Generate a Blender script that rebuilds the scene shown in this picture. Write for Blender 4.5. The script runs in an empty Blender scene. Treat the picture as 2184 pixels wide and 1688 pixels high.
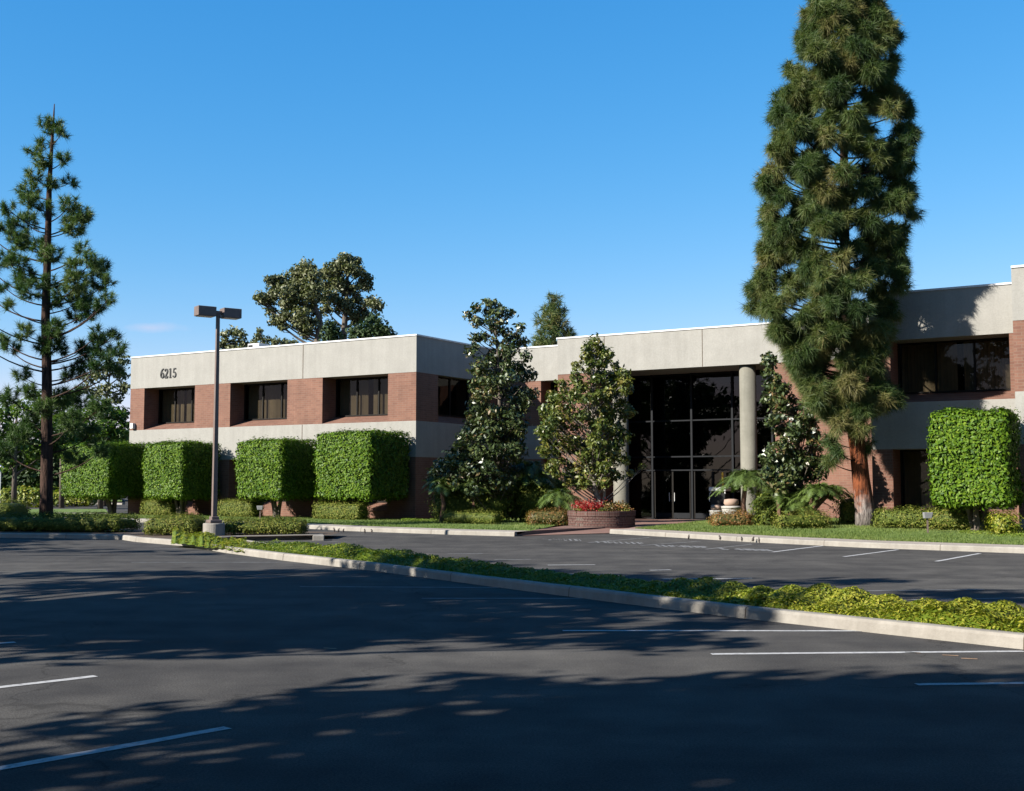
import bpy, math, random
import numpy as np
from mathutils import Vector, Matrix

random.seed(7)
rng = np.random.default_rng(11)
scn = bpy.context.scene
COL = scn.collection
PI = math.pi

# ------------------------------------------------------------------ camera
CAM_H, F, CX, CY, HOR = 1.7, 2500.0, 1092.0, 844.0, 1033.0
TH = math.atan((HOR - CY) / F)
cs, sn = math.cos(TH), math.sin(TH)

def ray(px, py):
    cx, cy = px - CX, CY - py
    return (cx, -cy * sn + F * cs, cy * cs + F * sn)

def at(px, py, Y):
    d = ray(px, py); k = Y / d[1]
    return np.array((d[0] * k, Y, CAM_H + d[2] * k))

def gr(px, py, z=0.0):
    d = ray(px, py); k = (z - CAM_H) / d[2]
    return np.array((d[0] * k, d[1] * k, z))

def mper(Y):
    return Y / (F * cs)

cam = bpy.data.cameras.new('camera'); cam.sensor_width = 36.0; cam.lens = 36.0 * F / 2184.0
cam.clip_start = 0.1; cam.clip_end = 3000
camo = bpy.data.objects.new('camera', cam); COL.objects.link(camo)
camo.location = (0, 0, CAM_H); camo.rotation_euler = (PI / 2 + TH, 0, 0)
scn.camera = camo

# ------------------------------------------------------------------ light
AZ, EL = math.radians(208), math.radians(30)
to_sun = Vector((math.cos(AZ) * math.cos(EL), math.sin(AZ) * math.cos(EL), math.sin(EL)))
sl = bpy.data.lights.new('sun', 'SUN'); sl.energy = 5.0; sl.angle = math.radians(0.5); sl.color = (1.0, 0.94, 0.84)
so = bpy.data.objects.new('sun', sl); COL.objects.link(so)
so.rotation_euler = (-to_sun).to_track_quat('-Z', 'Y').to_euler()
w = bpy.data.worlds.new('World'); scn.world = w; w.use_nodes = True
nt = w.node_tree; nt.nodes.clear()
out = nt.nodes.new('ShaderNodeOutputWorld'); bg = nt.nodes.new('ShaderNodeBackground')
sky = nt.nodes.new('ShaderNodeTexSky'); sky.sky_type = 'NISHITA'; sky.sun_disc = False
sky.sun_elevation = EL
sky.sun_rotation = math.atan2(to_sun.x, to_sun.y)
sky.air_density = 1.0; sky.dust_density = 0.0; sky.ozone_density = 2.0; sky.altitude = 0
hs = nt.nodes.new('ShaderNodeHueSaturation'); hs.inputs['Saturation'].default_value = 1.24; hs.inputs['Value'].default_value = 1.0
nt.links.new(sky.outputs[0], hs.inputs['Color'])
# faint low clouds, part of the sky itself
tc = nt.nodes.new('ShaderNodeTexCoord')
mp = nt.nodes.new('ShaderNodeMapping'); mp.inputs['Scale'].default_value = (5.0, 5.0, 26.0); mp.inputs['Location'].default_value = (0.3, 1.1, 0.0)
nz = nt.nodes.new('ShaderNodeTexNoise'); nz.inputs['Scale'].default_value = 1.6; nz.inputs['Detail'].default_value = 5
rp = nt.nodes.new('ShaderNodeValToRGB'); rp.color_ramp.elements[0].position = 0.54; rp.color_ramp.elements[1].position = 0.78
sx = nt.nodes.new('ShaderNodeSeparateXYZ')
rz = nt.nodes.new('ShaderNodeValToRGB')
rz.color_ramp.elements[0].position = 0.09; rz.color_ramp.elements[0].color = (1, 1, 1, 1)
rz.color_ramp.elements[1].position = 0.17; rz.color_ramp.elements[1].color = (0, 0, 0, 1)
mu = nt.nodes.new('ShaderNodeMath'); mu.operation = 'MULTIPLY'
mu2 = nt.nodes.new('ShaderNodeMath'); mu2.operation = 'MULTIPLY'; mu2.inputs[1].default_value = 0.55
mx = nt.nodes.new('ShaderNodeMixRGB'); mx.inputs['Color2'].default_value = (3.3, 4.0, 5.5, 1)
nt.links.new(tc.outputs['Generated'], mp.inputs['Vector']); nt.links.new(mp.outputs[0], nz.inputs['Vector'])
nt.links.new(nz.outputs['Fac'], rp.inputs[0]); nt.links.new(tc.outputs['Generated'], sx.inputs[0])
nt.links.new(sx.outputs['Z'], rz.inputs[0]); nt.links.new(rp.outputs[0], mu.inputs[0]); nt.links.new(rz.outputs[0], mu.inputs[1])
nt.links.new(mu.outputs[0], mu2.inputs[0]); mu2.inputs[1].default_value = 0.25
sub = nt.nodes.new('ShaderNodeVectorMath'); sub.operation = 'SUBTRACT'; sub.inputs[1].default_value = (-0.296, 0.947, 0.127)
sca = nt.nodes.new('ShaderNodeVectorMath'); sca.operation = 'MULTIPLY'; sca.inputs[1].default_value = (15.0, 15.0, 75.0)
ln = nt.nodes.new('ShaderNodeVectorMath'); ln.operation = 'LENGTH'
nt.links.new(tc.outputs['Generated'], sub.inputs[0]); nt.links.new(sub.outputs[0], sca.inputs[0]); nt.links.new(sca.outputs[0], ln.inputs[0])
nw = nt.nodes.new('ShaderNodeTexNoise'); nw.inputs['Scale'].default_value = 26; nw.inputs['Detail'].default_value = 6; nt.links.new(tc.outputs['Generated'], nw.inputs['Vector'])
md_ = nt.nodes.new('ShaderNodeMath'); md_.operation = 'MULTIPLY_ADD'; md_.inputs[1].default_value = 1.1; nt.links.new(nw.outputs['Fac'], md_.inputs[0]); nt.links.new(ln.outputs['Value'], md_.inputs[2])
rw = nt.nodes.new('ShaderNodeValToRGB'); rw.color_ramp.elements[0].position = 0.6; rw.color_ramp.elements[0].color = (.85, .85, .85, 1); rw.color_ramp.elements[1].position = 1.5; rw.color_ramp.elements[1].color = (0, 0, 0, 1)
nt.links.new(md_.outputs[0], rw.inputs[0])
mxx = nt.nodes.new('ShaderNodeMath'); mxx.operation = 'MAXIMUM'; nt.links.new(mu2.outputs[0], mxx.inputs[0]); nt.links.new(rw.outputs[0], mxx.inputs[1])
nt.links.new(mxx.outputs[0], mx.inputs['Fac'])
tm = nt.nodes.new('ShaderNodeMixRGB'); tm.blend_type = 'MULTIPLY'; tm.inputs['Fac'].default_value = 1.0; tm.inputs['Color2'].default_value = (0.70, 1.0, 1.12, 1)
nt.links.new(hs.outputs[0], tm.inputs['Color1']); sp = nt.nodes.new('ShaderNodeSeparateColor'); cbn = nt.nodes.new('ShaderNodeCombineColor'); nt.links.new(tm.outputs[0], sp.inputs[0])
for ch, (pw, kf) in enumerate(((1.32, 0.94), (0.727, 1.289), (0.5, 2.28))):
    a_ = nt.nodes.new('ShaderNodeMath'); a_.operation = 'POWER'; a_.inputs[1].default_value = pw
    b_ = nt.nodes.new('ShaderNodeMath'); b_.operation = 'MULTIPLY'; b_.inputs[1].default_value = kf
    nt.links.new(sp.outputs[ch], a_.inputs[0]); nt.links.new(a_.outputs[0], b_.inputs[0])
    if ch == 0:
        lim = nt.nodes.new('ShaderNodeMath'); lim.operation = 'MINIMUM'; gsc = nt.nodes.new('ShaderNodeMath'); gsc.operation = 'MULTIPLY'; gsc.inputs[1].default_value = 0.8; nt.links.new(sp.outputs[1], gsc.inputs[0]); nt.links.new(gsc.outputs[0], lim.inputs[1]); nt.links.new(b_.outputs[0], lim.inputs[0]); b_ = lim
    nt.links.new(b_.outputs[0], cbn.inputs[ch])
nt.links.new(cbn.outputs[0], mx.inputs['Color1'])
nt.links.new(mx.outputs[0], bg.inputs['Color']); bg.inputs['Strength'].default_value = 0.056
nt.links.new(bg.outputs[0], out.inputs['Surface'])
scn.view_settings.view_transform = 'Standard'; scn.view_settings.look = 'None'
scn.view_settings.exposure = 1.6; scn.view_settings.gamma = 1

# ------------------------------------------------------------------ materials
def newmat(name):
    m = bpy.data.materials.new(name); m.use_nodes = True
    t = m.node_tree; t.nodes.clear()
    o = t.nodes.new('ShaderNodeOutputMaterial')
    p = t.nodes.new('ShaderNodeBsdfPrincipled')
    t.links.new(p.outputs[0], o.inputs['Surface'])
    return m, t, p, o

def ramp(t, stops):
    r = t.nodes.new('ShaderNodeValToRGB'); e = r.color_ramp.elements
    e[0].position, e[0].color = stops[0][0], (*stops[0][1], 1)
    e[1].position, e[1].color = stops[-1][0], (*stops[-1][1], 1)
    for pos, c in stops[1:-1]:
        n = e.new(pos); n.color = (*c, 1)
    return r

def noise(t, scale, detail=4, vec=None, rough=0.6):
    n = t.nodes.new('ShaderNodeTexNoise'); n.inputs['Scale'].default_value = scale
    n.inputs['Detail'].default_value = detail; n.inputs['Roughness'].default_value = rough
    if vec is not None: t.links.new(vec, n.inputs['Vector'])
    return n

def objvec(t, scale=(1, 1, 1)):
    tcn = t.nodes.new('ShaderNodeTexCoord'); m = t.nodes.new('ShaderNodeMapping'); m.inputs['Scale'].default_value = scale
    t.links.new(tcn.outputs['Object'], m.inputs['Vector']); return m.outputs[0]

def bump(t, p, height, strength, dist=0.02):
    b = t.nodes.new('ShaderNodeBump'); b.inputs['Strength'].default_value = strength; b.inputs['Distance'].default_value = dist
    t.links.new(height, b.inputs['Height']); t.links.new(b.outputs[0], p.inputs['Normal'])

def mix(t, fac, a, b, mode='MIX'):
    m = t.nodes.new('ShaderNodeMixRGB'); m.blend_type = mode
    for s, v in (('Fac', fac), ('Color1', a), ('Color2', b)):
        if isinstance(v, (int, float)): m.inputs[s].default_value = v
        elif isinstance(v, tuple): m.inputs[s].default_value = (*v, 1)
        else: t.links.new(v, m.inputs[s])
    return m.outputs[0]

def noisy(name, c1, c2, scale=3, rough=0.8, bscale=40, bstr=0.3, spec=0.3, metallic=0.0, stretch=(1, 1, 1)):
    m, t, p, o = newmat(name); v = objvec(t, stretch)
    n = noise(t, scale, 6, v); r = ramp(t, [(0.3, c1), (0.7, c2)])
    t.links.new(n.outputs['Fac'], r.inputs[0]); t.links.new(r.outputs[0], p.inputs['Base Color'])
    p.inputs['Roughness'].default_value = rough; p.inputs['Specular IOR Level'].default_value = spec
    p.inputs['Metallic'].default_value = metallic
    nb = noise(t, bscale, 4, v); bump(t, p, nb.outputs['Fac'], bstr)
    return m

def asphalt_mat():
    m, t, p, o = newmat('asphalt'); v = objvec(t)
    big = noise(t, 0.16, 5, v); mid = noise(t, 1.3, 6, v); fine = noise(t, 60, 3, v)
    st = noise(t, 0.5, 6, objvec(t, (0.25, 1.6, 1)))
    r = ramp(t, [(0.3, (0.046, 0.045, 0.0445)), (0.5, (0.0585, 0.0565, 0.0545)), (0.72, (0.075, 0.072, 0.068))])
    t.links.new(big.outputs['Fac'], r.inputs[0])
    r2 = ramp(t, [(0.3, (0.72, 0.72, 0.74)), (0.7, (1.2, 1.19, 1.17))]); t.links.new(mid.outputs['Fac'], r2.inputs[0])
    r3 = ramp(t, [(0.35, (0.6, 0.6, 0.6)), (0.7, (1.35, 1.35, 1.35))]); t.links.new(fine.outputs['Fac'], r3.inputs[0])
    r4 = ramp(t, [(0.4, (0.85, 0.85, 0.86)), (0.75, (1.2, 1.19, 1.16))]); t.links.new(st.outputs['Fac'], r4.inputs[0])
    c = mix(t, 1.0, r.outputs[0], r2.outputs[0], 'MULTIPLY'); c = mix(t, 0.8, c, r3.outputs[0], 'MULTIPLY')
    c = mix(t, 1.0, c, r4.outputs[0], 'MULTIPLY')
    # cracks
    vo = t.nodes.new('ShaderNodeTexVoronoi'); vo.feature = 'DISTANCE_TO_EDGE'; vo.inputs['Scale'].default_value = 0.16
    wv = noise(t, 0.9, 5, v); ad = t.nodes.new('ShaderNodeVectorMath'); ad.operation = 'MULTIPLY_ADD'
    ad.inputs[1].default_value = (1.6, 1.6, 0); t.links.new(wv.outputs['Color'], ad.inputs[0]); t.links.new(v, ad.inputs[2])
    t.links.new(ad.outputs[0], vo.inputs['Vector'])
    rc = ramp(t, [(0.0, (0.45, 0.45, 0.45)), (0.004, (1, 1, 1))]); t.links.new(vo.outputs['Distance'], rc.inputs[0])
    c = mix(t, 0.6, c, rc.outputs[0], 'MULTIPLY')
    # oil drips and tar patches
    oi = noise(t, 0.55, 3, v); ro = ramp(t, [(0.66, (1, 1, 1)), (0.74, (0.55, 0.55, 0.56))]); t.links.new(oi.outputs['Fac'], ro.inputs[0]); c = mix(t, 0.7, c, ro.outputs[0], 'MULTIPLY')
    sp = noise(t, 6.5, 3, v); rs_ = ramp(t, [(0.70, (1, 1, 1)), (0.76, (0.5, 0.5, 0.5))]); t.links.new(sp.outputs['Fac'], rs_.inputs[0]); c = mix(t, 0.8, c, rs_.outputs[0], 'MULTIPLY')
    gr_ = noise(t, 170, 2, v); rg = ramp(t, [(0.4, (0.7, 0.7, 0.7)), (0.68, (1.5, 1.5, 1.48))]); t.links.new(gr_.outputs['Fac'], rg.inputs[0]); c = mix(t, 0.7, c, rg.outputs[0], 'MULTIPLY')
    t.links.new(c, p.inputs['Base Color']); p.inputs['Roughness'].default_value = 0.85
    p.inputs['Specular IOR Level'].default_value = 0.03
    bump(t, p, fine.outputs['Fac'], 0.35, 0.01)
    return m

def brick_mat(name, c1, c2, mortar, sx_=1.0, vertical=False, dark=1.0):
    m, t, p, o = newmat(name)
    tcn = t.nodes.new('ShaderNodeTexCoord'); s = t.nodes.new('ShaderNodeSeparateXYZ'); t.links.new(tcn.outputs['Object'], s.inputs[0])
    a = t.nodes.new('ShaderNodeMath'); a.operation = 'ADD'; t.links.new(s.outputs['X'], a.inputs[0]); t.links.new(s.outputs['Y'], a.inputs[1])
    cb = t.nodes.new('ShaderNodeCombineXYZ'); t.links.new(a.outputs[0], cb.inputs[0]); t.links.new(s.outputs['Z'], cb.inputs[1])
    b = t.nodes.new('ShaderNodeTexBrick'); t.links.new(cb.outputs[0], b.inputs['Vector'])
    b.inputs['Scale'].default_value = 1.0; b.inputs['Brick Width'].default_value = 0.3 * sx_; b.inputs['Row Height'].default_value = 0.1
    b.inputs['Mortar Size'].default_value = 0.010; b.inputs['Mortar Smooth'].default_value = 0.3
    b.inputs['Color1'].default_value = (*c1, 1); b.inputs['Color2'].default_value = (*c2, 1); b.inputs['Mortar'].default_value = (*mortar, 1)
    n = noise(t, 0.7, 6, tcn.outputs['Object']); r = ramp(t, [(0.3, (0.8, 0.8, 0.8)), (0.7, (1.15, 1.12, 1.1))]); t.links.new(n.outputs['Fac'], r.inputs[0])
    c = mix(t, 0.8, b.outputs['Color'], r.outputs[0], 'MULTIPLY')
    n2 = noise(t, 1.0, 5, objvec(t, (2.5, 2.5, 0.2))); r2 = ramp(t, [(0.35, (0.86, 0.85, 0.85)), (0.65, (1.06, 1.06, 1.06))]); t.links.new(n2.outputs['Fac'], r2.inputs[0])
    c = mix(t, 0.8, c, r2.outputs[0], 'MULTIPLY')
    t.links.new(c, p.inputs['Base Color']); p.inputs['Roughness'].default_value = 0.85; p.inputs['Specular IOR Level'].default_value = 0.2
    bump(t, p, b.outputs['Fac'], -0.5, 0.012)
    return m

def concrete_mat(name, c1, c2, streak=0.5):
    m, t, p, o = newmat(name); v = objvec(t)
    n = noise(t, 1.2, 7, v); f = noise(t, 14, 4, v); st = noise(t, 1.0, 6, objvec(t, (3.0, 3.0, 0.25)))
    r = ramp(t, [(0.25, c1), (0.75, c2)]); t.links.new(n.outputs['Fac'], r.inputs[0])
    r2 = ramp(t, [(0.3, (0.87, 0.87, 0.86)), (0.7, (1.05, 1.05, 1.05))]); t.links.new(f.outputs['Fac'], r2.inputs[0])
    r3 = ramp(t, [(0.35, (0.84, 0.83, 0.82)), (0.6, (1.04, 1.04, 1.04))]); t.links.new(st.outputs['Fac'], r3.inputs[0])
    c = mix(t, 0.7, r.outputs[0], r2.outputs[0], 'MULTIPLY'); c = mix(t, streak, c, r3.outputs[0], 'MULTIPLY')
    t.links.new(c, p.inputs['Base Color']); p.inputs['Roughness'].default_value = 0.9; p.inputs['Specular IOR Level'].default_value = 0.2
    fb = noise(t, 30, 5, v); bump(t, p, fb.outputs['Fac'], 0.3, 0.02)
    return m

def leaf_mat(name, cols, transl=0.25, rough=0.5, spec=0.3, tcol=None, gain=0.8):
    m, t, p, o = newmat(name)
    at_ = t.nodes.new('ShaderNodeAttribute'); at_.attribute_name = 'tint'; at_.attribute_type = 'GEOMETRY'
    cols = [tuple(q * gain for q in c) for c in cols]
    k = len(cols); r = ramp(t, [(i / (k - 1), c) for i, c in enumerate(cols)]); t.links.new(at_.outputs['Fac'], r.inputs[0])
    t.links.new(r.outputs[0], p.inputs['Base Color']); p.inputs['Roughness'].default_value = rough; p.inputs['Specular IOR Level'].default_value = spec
    if transl > 0:
        tr = t.nodes.new('ShaderNodeBsdfTranslucent')
        c = mix(t, 1.0, r.outputs[0], tcol or (1.2, 1.5, 0.5), 'MULTIPLY'); t.links.new(c, tr.inputs['Color'])
        ms = t.nodes.new('ShaderNodeMixShader'); ms.inputs[0].default_value = transl
        t.links.new(p.outputs[0], ms.inputs[1]); t.links.new(tr.outputs[0], ms.inputs[2]); t.links.new(ms.outputs[0], o.inputs['Surface'])
    return m

def bark_mat(name, c1, c2, low=None, scale=3.0):
    m, t, p, o = newmat(name); v = objvec(t, (6, 6, 1.0))
    n = noise(t, scale, 8, v); r = ramp(t, [(0.35, c1), (0.62, c2)]); t.links.new(n.outputs['Fac'], r.inputs[0])
    c = r.outputs[0]
    if low:
        tcn = t.nodes.new('ShaderNodeTexCoord'); s = t.nodes.new('ShaderNodeSeparateXYZ'); t.links.new(tcn.outputs['Object'], s.inputs[0])
        rl = ramp(t, [(0.12, (1, 1, 1)), (0.36, (0, 0, 0))])
        ns = noise(t, 5, 3, tcn.outputs['Object']); md = t.nodes.new('ShaderNodeMath'); md.operation = 'MULTIPLY_ADD'; md.inputs[1].default_value = 0.5
        t.links.new(ns.outputs['Fac'], md.inputs[0])
        dv = t.nodes.new('ShaderNodeMath'); dv.operation = 'MULTIPLY'; dv.inputs[1].default_value = 0.28; t.links.new(s.outputs['Z'], dv.inputs[0])
        sb = t.nodes.new('ShaderNodeMath'); sb.operation = 'SUBTRACT'; sb.inputs[1].default_value = 0.25
        t.links.new(dv.outputs[0], md.inputs[2]); t.links.new(md.outputs[0], sb.inputs[0]); t.links.new(sb.outputs[0], rl.inputs[0])
        r2 = ramp(t, [(0.35, low[0]), (0.62, low[1])]); t.links.new(n.outputs['Fac'], r2.inputs[0])
        c = mix(t, rl.outputs[0], c, r2.outputs[0])
    t.links.new(c, p.inputs['Base Color']); p.inputs['Roughness'].default_value = 0.95; p.inputs['Specular IOR Level'].default_value = 0.1
    bump(t, p, n.outputs['Fac'], 0.9, 0.06)
    return m

def plain(name, c, rough=0.5, metallic=0.0, spec=0.4):
    return noisy(name, tuple(x * 0.85 for x in c), tuple(x * 1.12 for x in c), 5, rough, 60, 0.08, spec, metallic)

def glass_mat(name, tint, refl=1.0):
    m, t, p, o = newmat(name); t.nodes.remove(p)
    tr = t.nodes.new('ShaderNodeBsdfTransparent'); tr.inputs[0].default_value = (*tint, 1)
    gl = t.nodes.new('ShaderNodeBsdfGlossy'); gl.inputs['Roughness'].default_value = 0.015; gl.inputs['Color'].default_value = (refl, refl, refl, 1)
    v = objvec(t); n = noise(t, 0.8, 2, v); b = t.nodes.new('ShaderNodeBump'); b.inputs['Strength'].default_value = 0.05; b.inputs['Distance'].default_value = 0.05
    t.links.new(n.outputs['Fac'], b.inputs['Height']); t.links.new(b.outputs[0], gl.inputs['Normal'])
    lw = t.nodes.new('ShaderNodeLayerWeight'); lw.inputs['Blend'].default_value = 0.5
    pw = t.nodes.new('ShaderNodeMath'); pw.operation = 'POWER'; pw.inputs[1].default_value = 5.0; t.links.new(lw.outputs['Facing'], pw.inputs[0])
    fr = t.nodes.new('ShaderNodeMath'); fr.operation = 'MULTIPLY_ADD'; fr.inputs[1].default_value = 0.95; fr.inputs[2].default_value = 0.045; t.links.new(pw.outputs[0], fr.inputs[0])
    ms = t.nodes.new('ShaderNodeMixShader'); t.links.new(fr.outputs[0], ms.inputs[0]); t.links.new(tr.outputs[0], ms.inputs[1]); t.links.new(gl.outputs[0], ms.inputs[2])
    t.links.new(ms.outputs[0], o.inputs['Surface'])
    return m

M = {}
M['asphalt'] = asphalt_mat()
M['brick'] = brick_mat('brick', (0.140, 0.071, 0.050), (0.112, 0.055, 0.040), (0.135, 0.090, 0.068))
M['paver'] = brick_mat('paver', (0.17, 0.10, 0.08), (0.135, 0.078, 0.065), (0.13, 0.10, 0.088))
M['concrete'] = concrete_mat('concrete', (0.188, 0.183, 0.169), (0.222, 0.216, 0.200), 0.4)
M['kerb'] = concrete_mat('kerb', (0.155, 0.142, 0.125), (0.225, 0.21, 0.186), 0.8)
M['walk'] = concrete_mat('walk', (0.20, 0.172, 0.15), (0.26, 0.23, 0.20), 0.3)
M['column'] = concrete_mat('column', (0.105, 0.102, 0.084), (0.150, 0.143, 0.121), 0.9)
M['paint'], t_, p_, o_ = newmat('road_paint'); v_ = objvec(t_); n_a = noise(t_, 14, 5, v_, .7)
r_a = ramp(t_, [(0.33, (0.10, 0.10, 0.102)), (0.43, (0.25, 0.25, 0.253)), (0.75, (0.36, 0.36, 0.36))]); t_.links.new(n_a.outputs['Fac'], r_a.inputs[0]); t_.links.new(r_a.outputs[0], p_.inputs['Base Color']); p_.inputs['Roughness'].default_value = .8; p_.inputs['Specular IOR Level'].default_value = .1
M['worn'] = noisy('worn_paint', (0.06, 0.06, 0.062), (0.17, 0.17, 0.17), 5, 0.8)
M['flash'] = plain('metal_coping', (0.42, 0.42, 0.42), 0.45)
M['frame'] = plain('bronze_frame', (0.008, 0.007, 0.006), 0.6, 0.0, 0.1)
M['mull'] = plain('grey_mullion', (0.010, 0.011, 0.013), 0.6, 0.0, 0.08)
M['glass'] = glass_mat('window_glass', (0.52, 0.48, 0.42), 0.35)
M['glass2'] = glass_mat('entrance_glass', (0.14, 0.14, 0.14), 0.6)
M['blind'] = noisy('blind', (0.15, 0.137, 0.105), (0.20, 0.182, 0.138), 2, 0.9)
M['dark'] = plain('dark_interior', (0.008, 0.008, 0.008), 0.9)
M['floor'] = plain('interior_floor', (0.015, 0.013, 0.012), 0.6)
M['black'] = plain('number_metal', (0.012, 0.012, 0.012), 0.6)
M['roof'] = noisy('roof_gravel', (0.22, 0.21, 0.2), (0.32, 0.31, 0.3), 8, 0.9)
M['white'] = plain('white_paint', (0.45, 0.45, 0.44), 0.5)
M['lamp'] = plain('lamp_brown_paint', (0.105, 0.078, 0.068), 0.5, 0.0, 0.35)
M['lens'] = plain('lamp_lens', (0.25, 0.25, 0.25), 0.2)
M['soil'] = noisy('soil', (0.035, 0.024, 0.016), (0.075, 0.052, 0.035), 6, 0.95, 30, 0.6)
M['lawn'] = noisy('lawn', (0.055, 0.095, 0.013), (0.09, 0.125, 0.025), 1.5, 0.9, 50, 0.8)
M['mulch'] = noisy('mulch', (0.16, 0.10, 0.06), (0.26, 0.17, 0.11), 9, 0.95, 40, 0.6)
M['pinebark'] = bark_mat('pine_bark', (0.022, 0.008, 0.005), (0.165, 0.052, 0.022), ((0.05, 0.042, 0.04), (0.20, 0.175, 0.16)))
M['shadebark'] = bark_mat('shaded_bark', (0.014, 0.010, 0.008), (0.055, 0.033, 0.025))  # bark colour darkened to carry tree shade on trunks and inside crowns
M['greybark'] = bark_mat('grey_bark', (0.05, 0.042, 0.035), (0.12, 0.10, 0.082))
M['palebark'] = bark_mat('pale_bark', (0.13, 0.115, 0.10), (0.24, 0.215, 0.19))
M['palmtrunk'] = bark_mat('palm_trunk', (0.05, 0.03, 0.02), (0.17, 0.10, 0.07))
M['pine'] = leaf_mat('pine_needles', [(0.024, 0.050, 0.014), (0.055, 0.090, 0.022), (0.105, 0.125, 0.034), (0.17, 0.15, 0.055)], 0.2, 0.55, 0.25)
M['pine2'] = leaf_mat('dark_pine_needles', [(0.028, 0.065, 0.016), (0.060, 0.108, 0.026), (0.11, 0.15, 0.040)], 0.2, 0.55, 0.25)
M['magnolia'] = leaf_mat('magnolia_leaf', [(0.024, 0.040, 0.013), (0.045, 0.068, 0.021), (0.085, 0.11, 0.036), (0.16, 0.10, 0.04)], 0.10, 0.36, 0.5)
M['magnolia2'] = leaf_mat('yellow_magnolia_leaf', [(0.036, 0.060, 0.012), (0.080, 0.105, 0.020), (0.14, 0.15, 0.032), (0.20, 0.15, 0.04)], 0.18, 0.42, 0.35)
M['ficus'] = leaf_mat('ficus_leaf', [(0.018, 0.048, 0.004), (0.050, 0.106, 0.006), (0.094, 0.155, 0.009), (0.15, 0.21, 0.018)], 0.12, 0.5, 0.13)
M['hedge'] = leaf_mat('hedge_leaf', [(0.042, 0.062, 0.012), (0.098, 0.122, 0.019), (0.16, 0.165, 0.030), (0.20, 0.15, 0.05)], 0.12, 0.6, 0.1)
M['redhedge'] = leaf_mat('bronze_hedge_leaf', [(0.06, 0.07, 0.02), (0.14, 0.11, 0.03), (0.22, 0.11, 0.035), (0.28, 0.10, 0.04)], 0.2, 0.5, 0.3)
M['cover'] = leaf_mat('groundcover_leaf', [(0.060, 0.115, 0.010), (0.135, 0.170, 0.014), (0.24, 0.235, 0.022), (0.33, 0.30, 0.045)], 0.25, 0.5, 0.3)
M['cover2'] = leaf_mat('lime_groundcover_leaf', [(0.09, 0.15, 0.02), (0.16, 0.22, 0.03), (0.24, 0.27, 0.04)], 0.25, 0.5, 0.3)
M['grass'] = leaf_mat('grass_blade', [(0.07, 0.11, 0.022), (0.11, 0.155, 0.035), (0.16, 0.18, 0.05)], 0.25, 0.6, 0.2)
M['palm'] = leaf_mat('palm_leaf', [(0.045, 0.075, 0.016), (0.08, 0.12, 0.026), (0.13, 0.16, 0.04)], 0.2, 0.4, 0.4)
M['euc'] = leaf_mat('eucalyptus_leaf', [(0.060, 0.074, 0.030), (0.112, 0.124, 0.052), (0.17, 0.172, 0.08)], 0.15, 0.5, 0.3)
M['green'] = leaf_mat('bright_tree_leaf', [(0.035, 0.075, 0.010), (0.075, 0.13, 0.014), (0.13, 0.18, 0.022)], 0.3, 0.5, 0.3)
M['shade'] = leaf_mat('dark_tree_leaf', [(0.02, 0.04, 0.012), (0.04, 0.065, 0.02)], 0.1, 0.6, 0.2)
M['flower'] = leaf_mat('red_flower', [(0.16, 0.006, 0.008), (0.26, 0.010, 0.012), (0.30, 0.035, 0.025)], 0.2, 0.6, 0.2, (1, 0.6, 0.6))
M['blossom'] = leaf_mat('white_blossom', [(0.6, 0.6, 0.52), (0.75, 0.74, 0.68)], 0.2, 0.5, 0.3, (1, 1, 1))
M['floodgrey'] = plain('grey_housing', (0.16, 0.16, 0.165), 0.6)
M['terra'] = plain('terracotta', (0.24, 0.165, 0.125), 0.8)
M['pot'] = noisy('glazed_pot', (0.20, 0.19, 0.17), (0.29, 0.28, 0.26), 6, 0.6)
M['bird'] = plain('bird_feather', (0.045, 0.035, 0.03), 0.7)
M['blue'] = plain('blue_sign', (0.03, 0.06, 0.28), 0.4)
M['red'] = plain('red_paint', (0.4, 0.02, 0.015), 0.5)
M['yellow'] = plain('yellow_paint', (0.55, 0.33, 0.03), 0.5)

# ------------------------------------------------------------------ mesh helpers
def link(name, me, parent=None, loc=None):
    o = bpy.data.objects.new(name, me); COL.objects.link(o)
    if parent is not None: o.parent = parent
    if loc is not None: o.location = loc
    return o

def tag(o, label=None, cat=None, group=None, kind=None):
    if label: o['label'] = label
    if cat: o['category'] = cat
    if group: o['group'] = group
    if kind: o['kind'] = kind
    return o

def empty(name, loc, label, cat, group=None, rz=0):
    o = bpy.data.objects.new(name, None); COL.objects.link(o)
    o.empty_display_size = 0.3; o.location = loc; o.rotation_euler = (0, 0, rz)
    return tag(o, label, cat, group)

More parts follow.
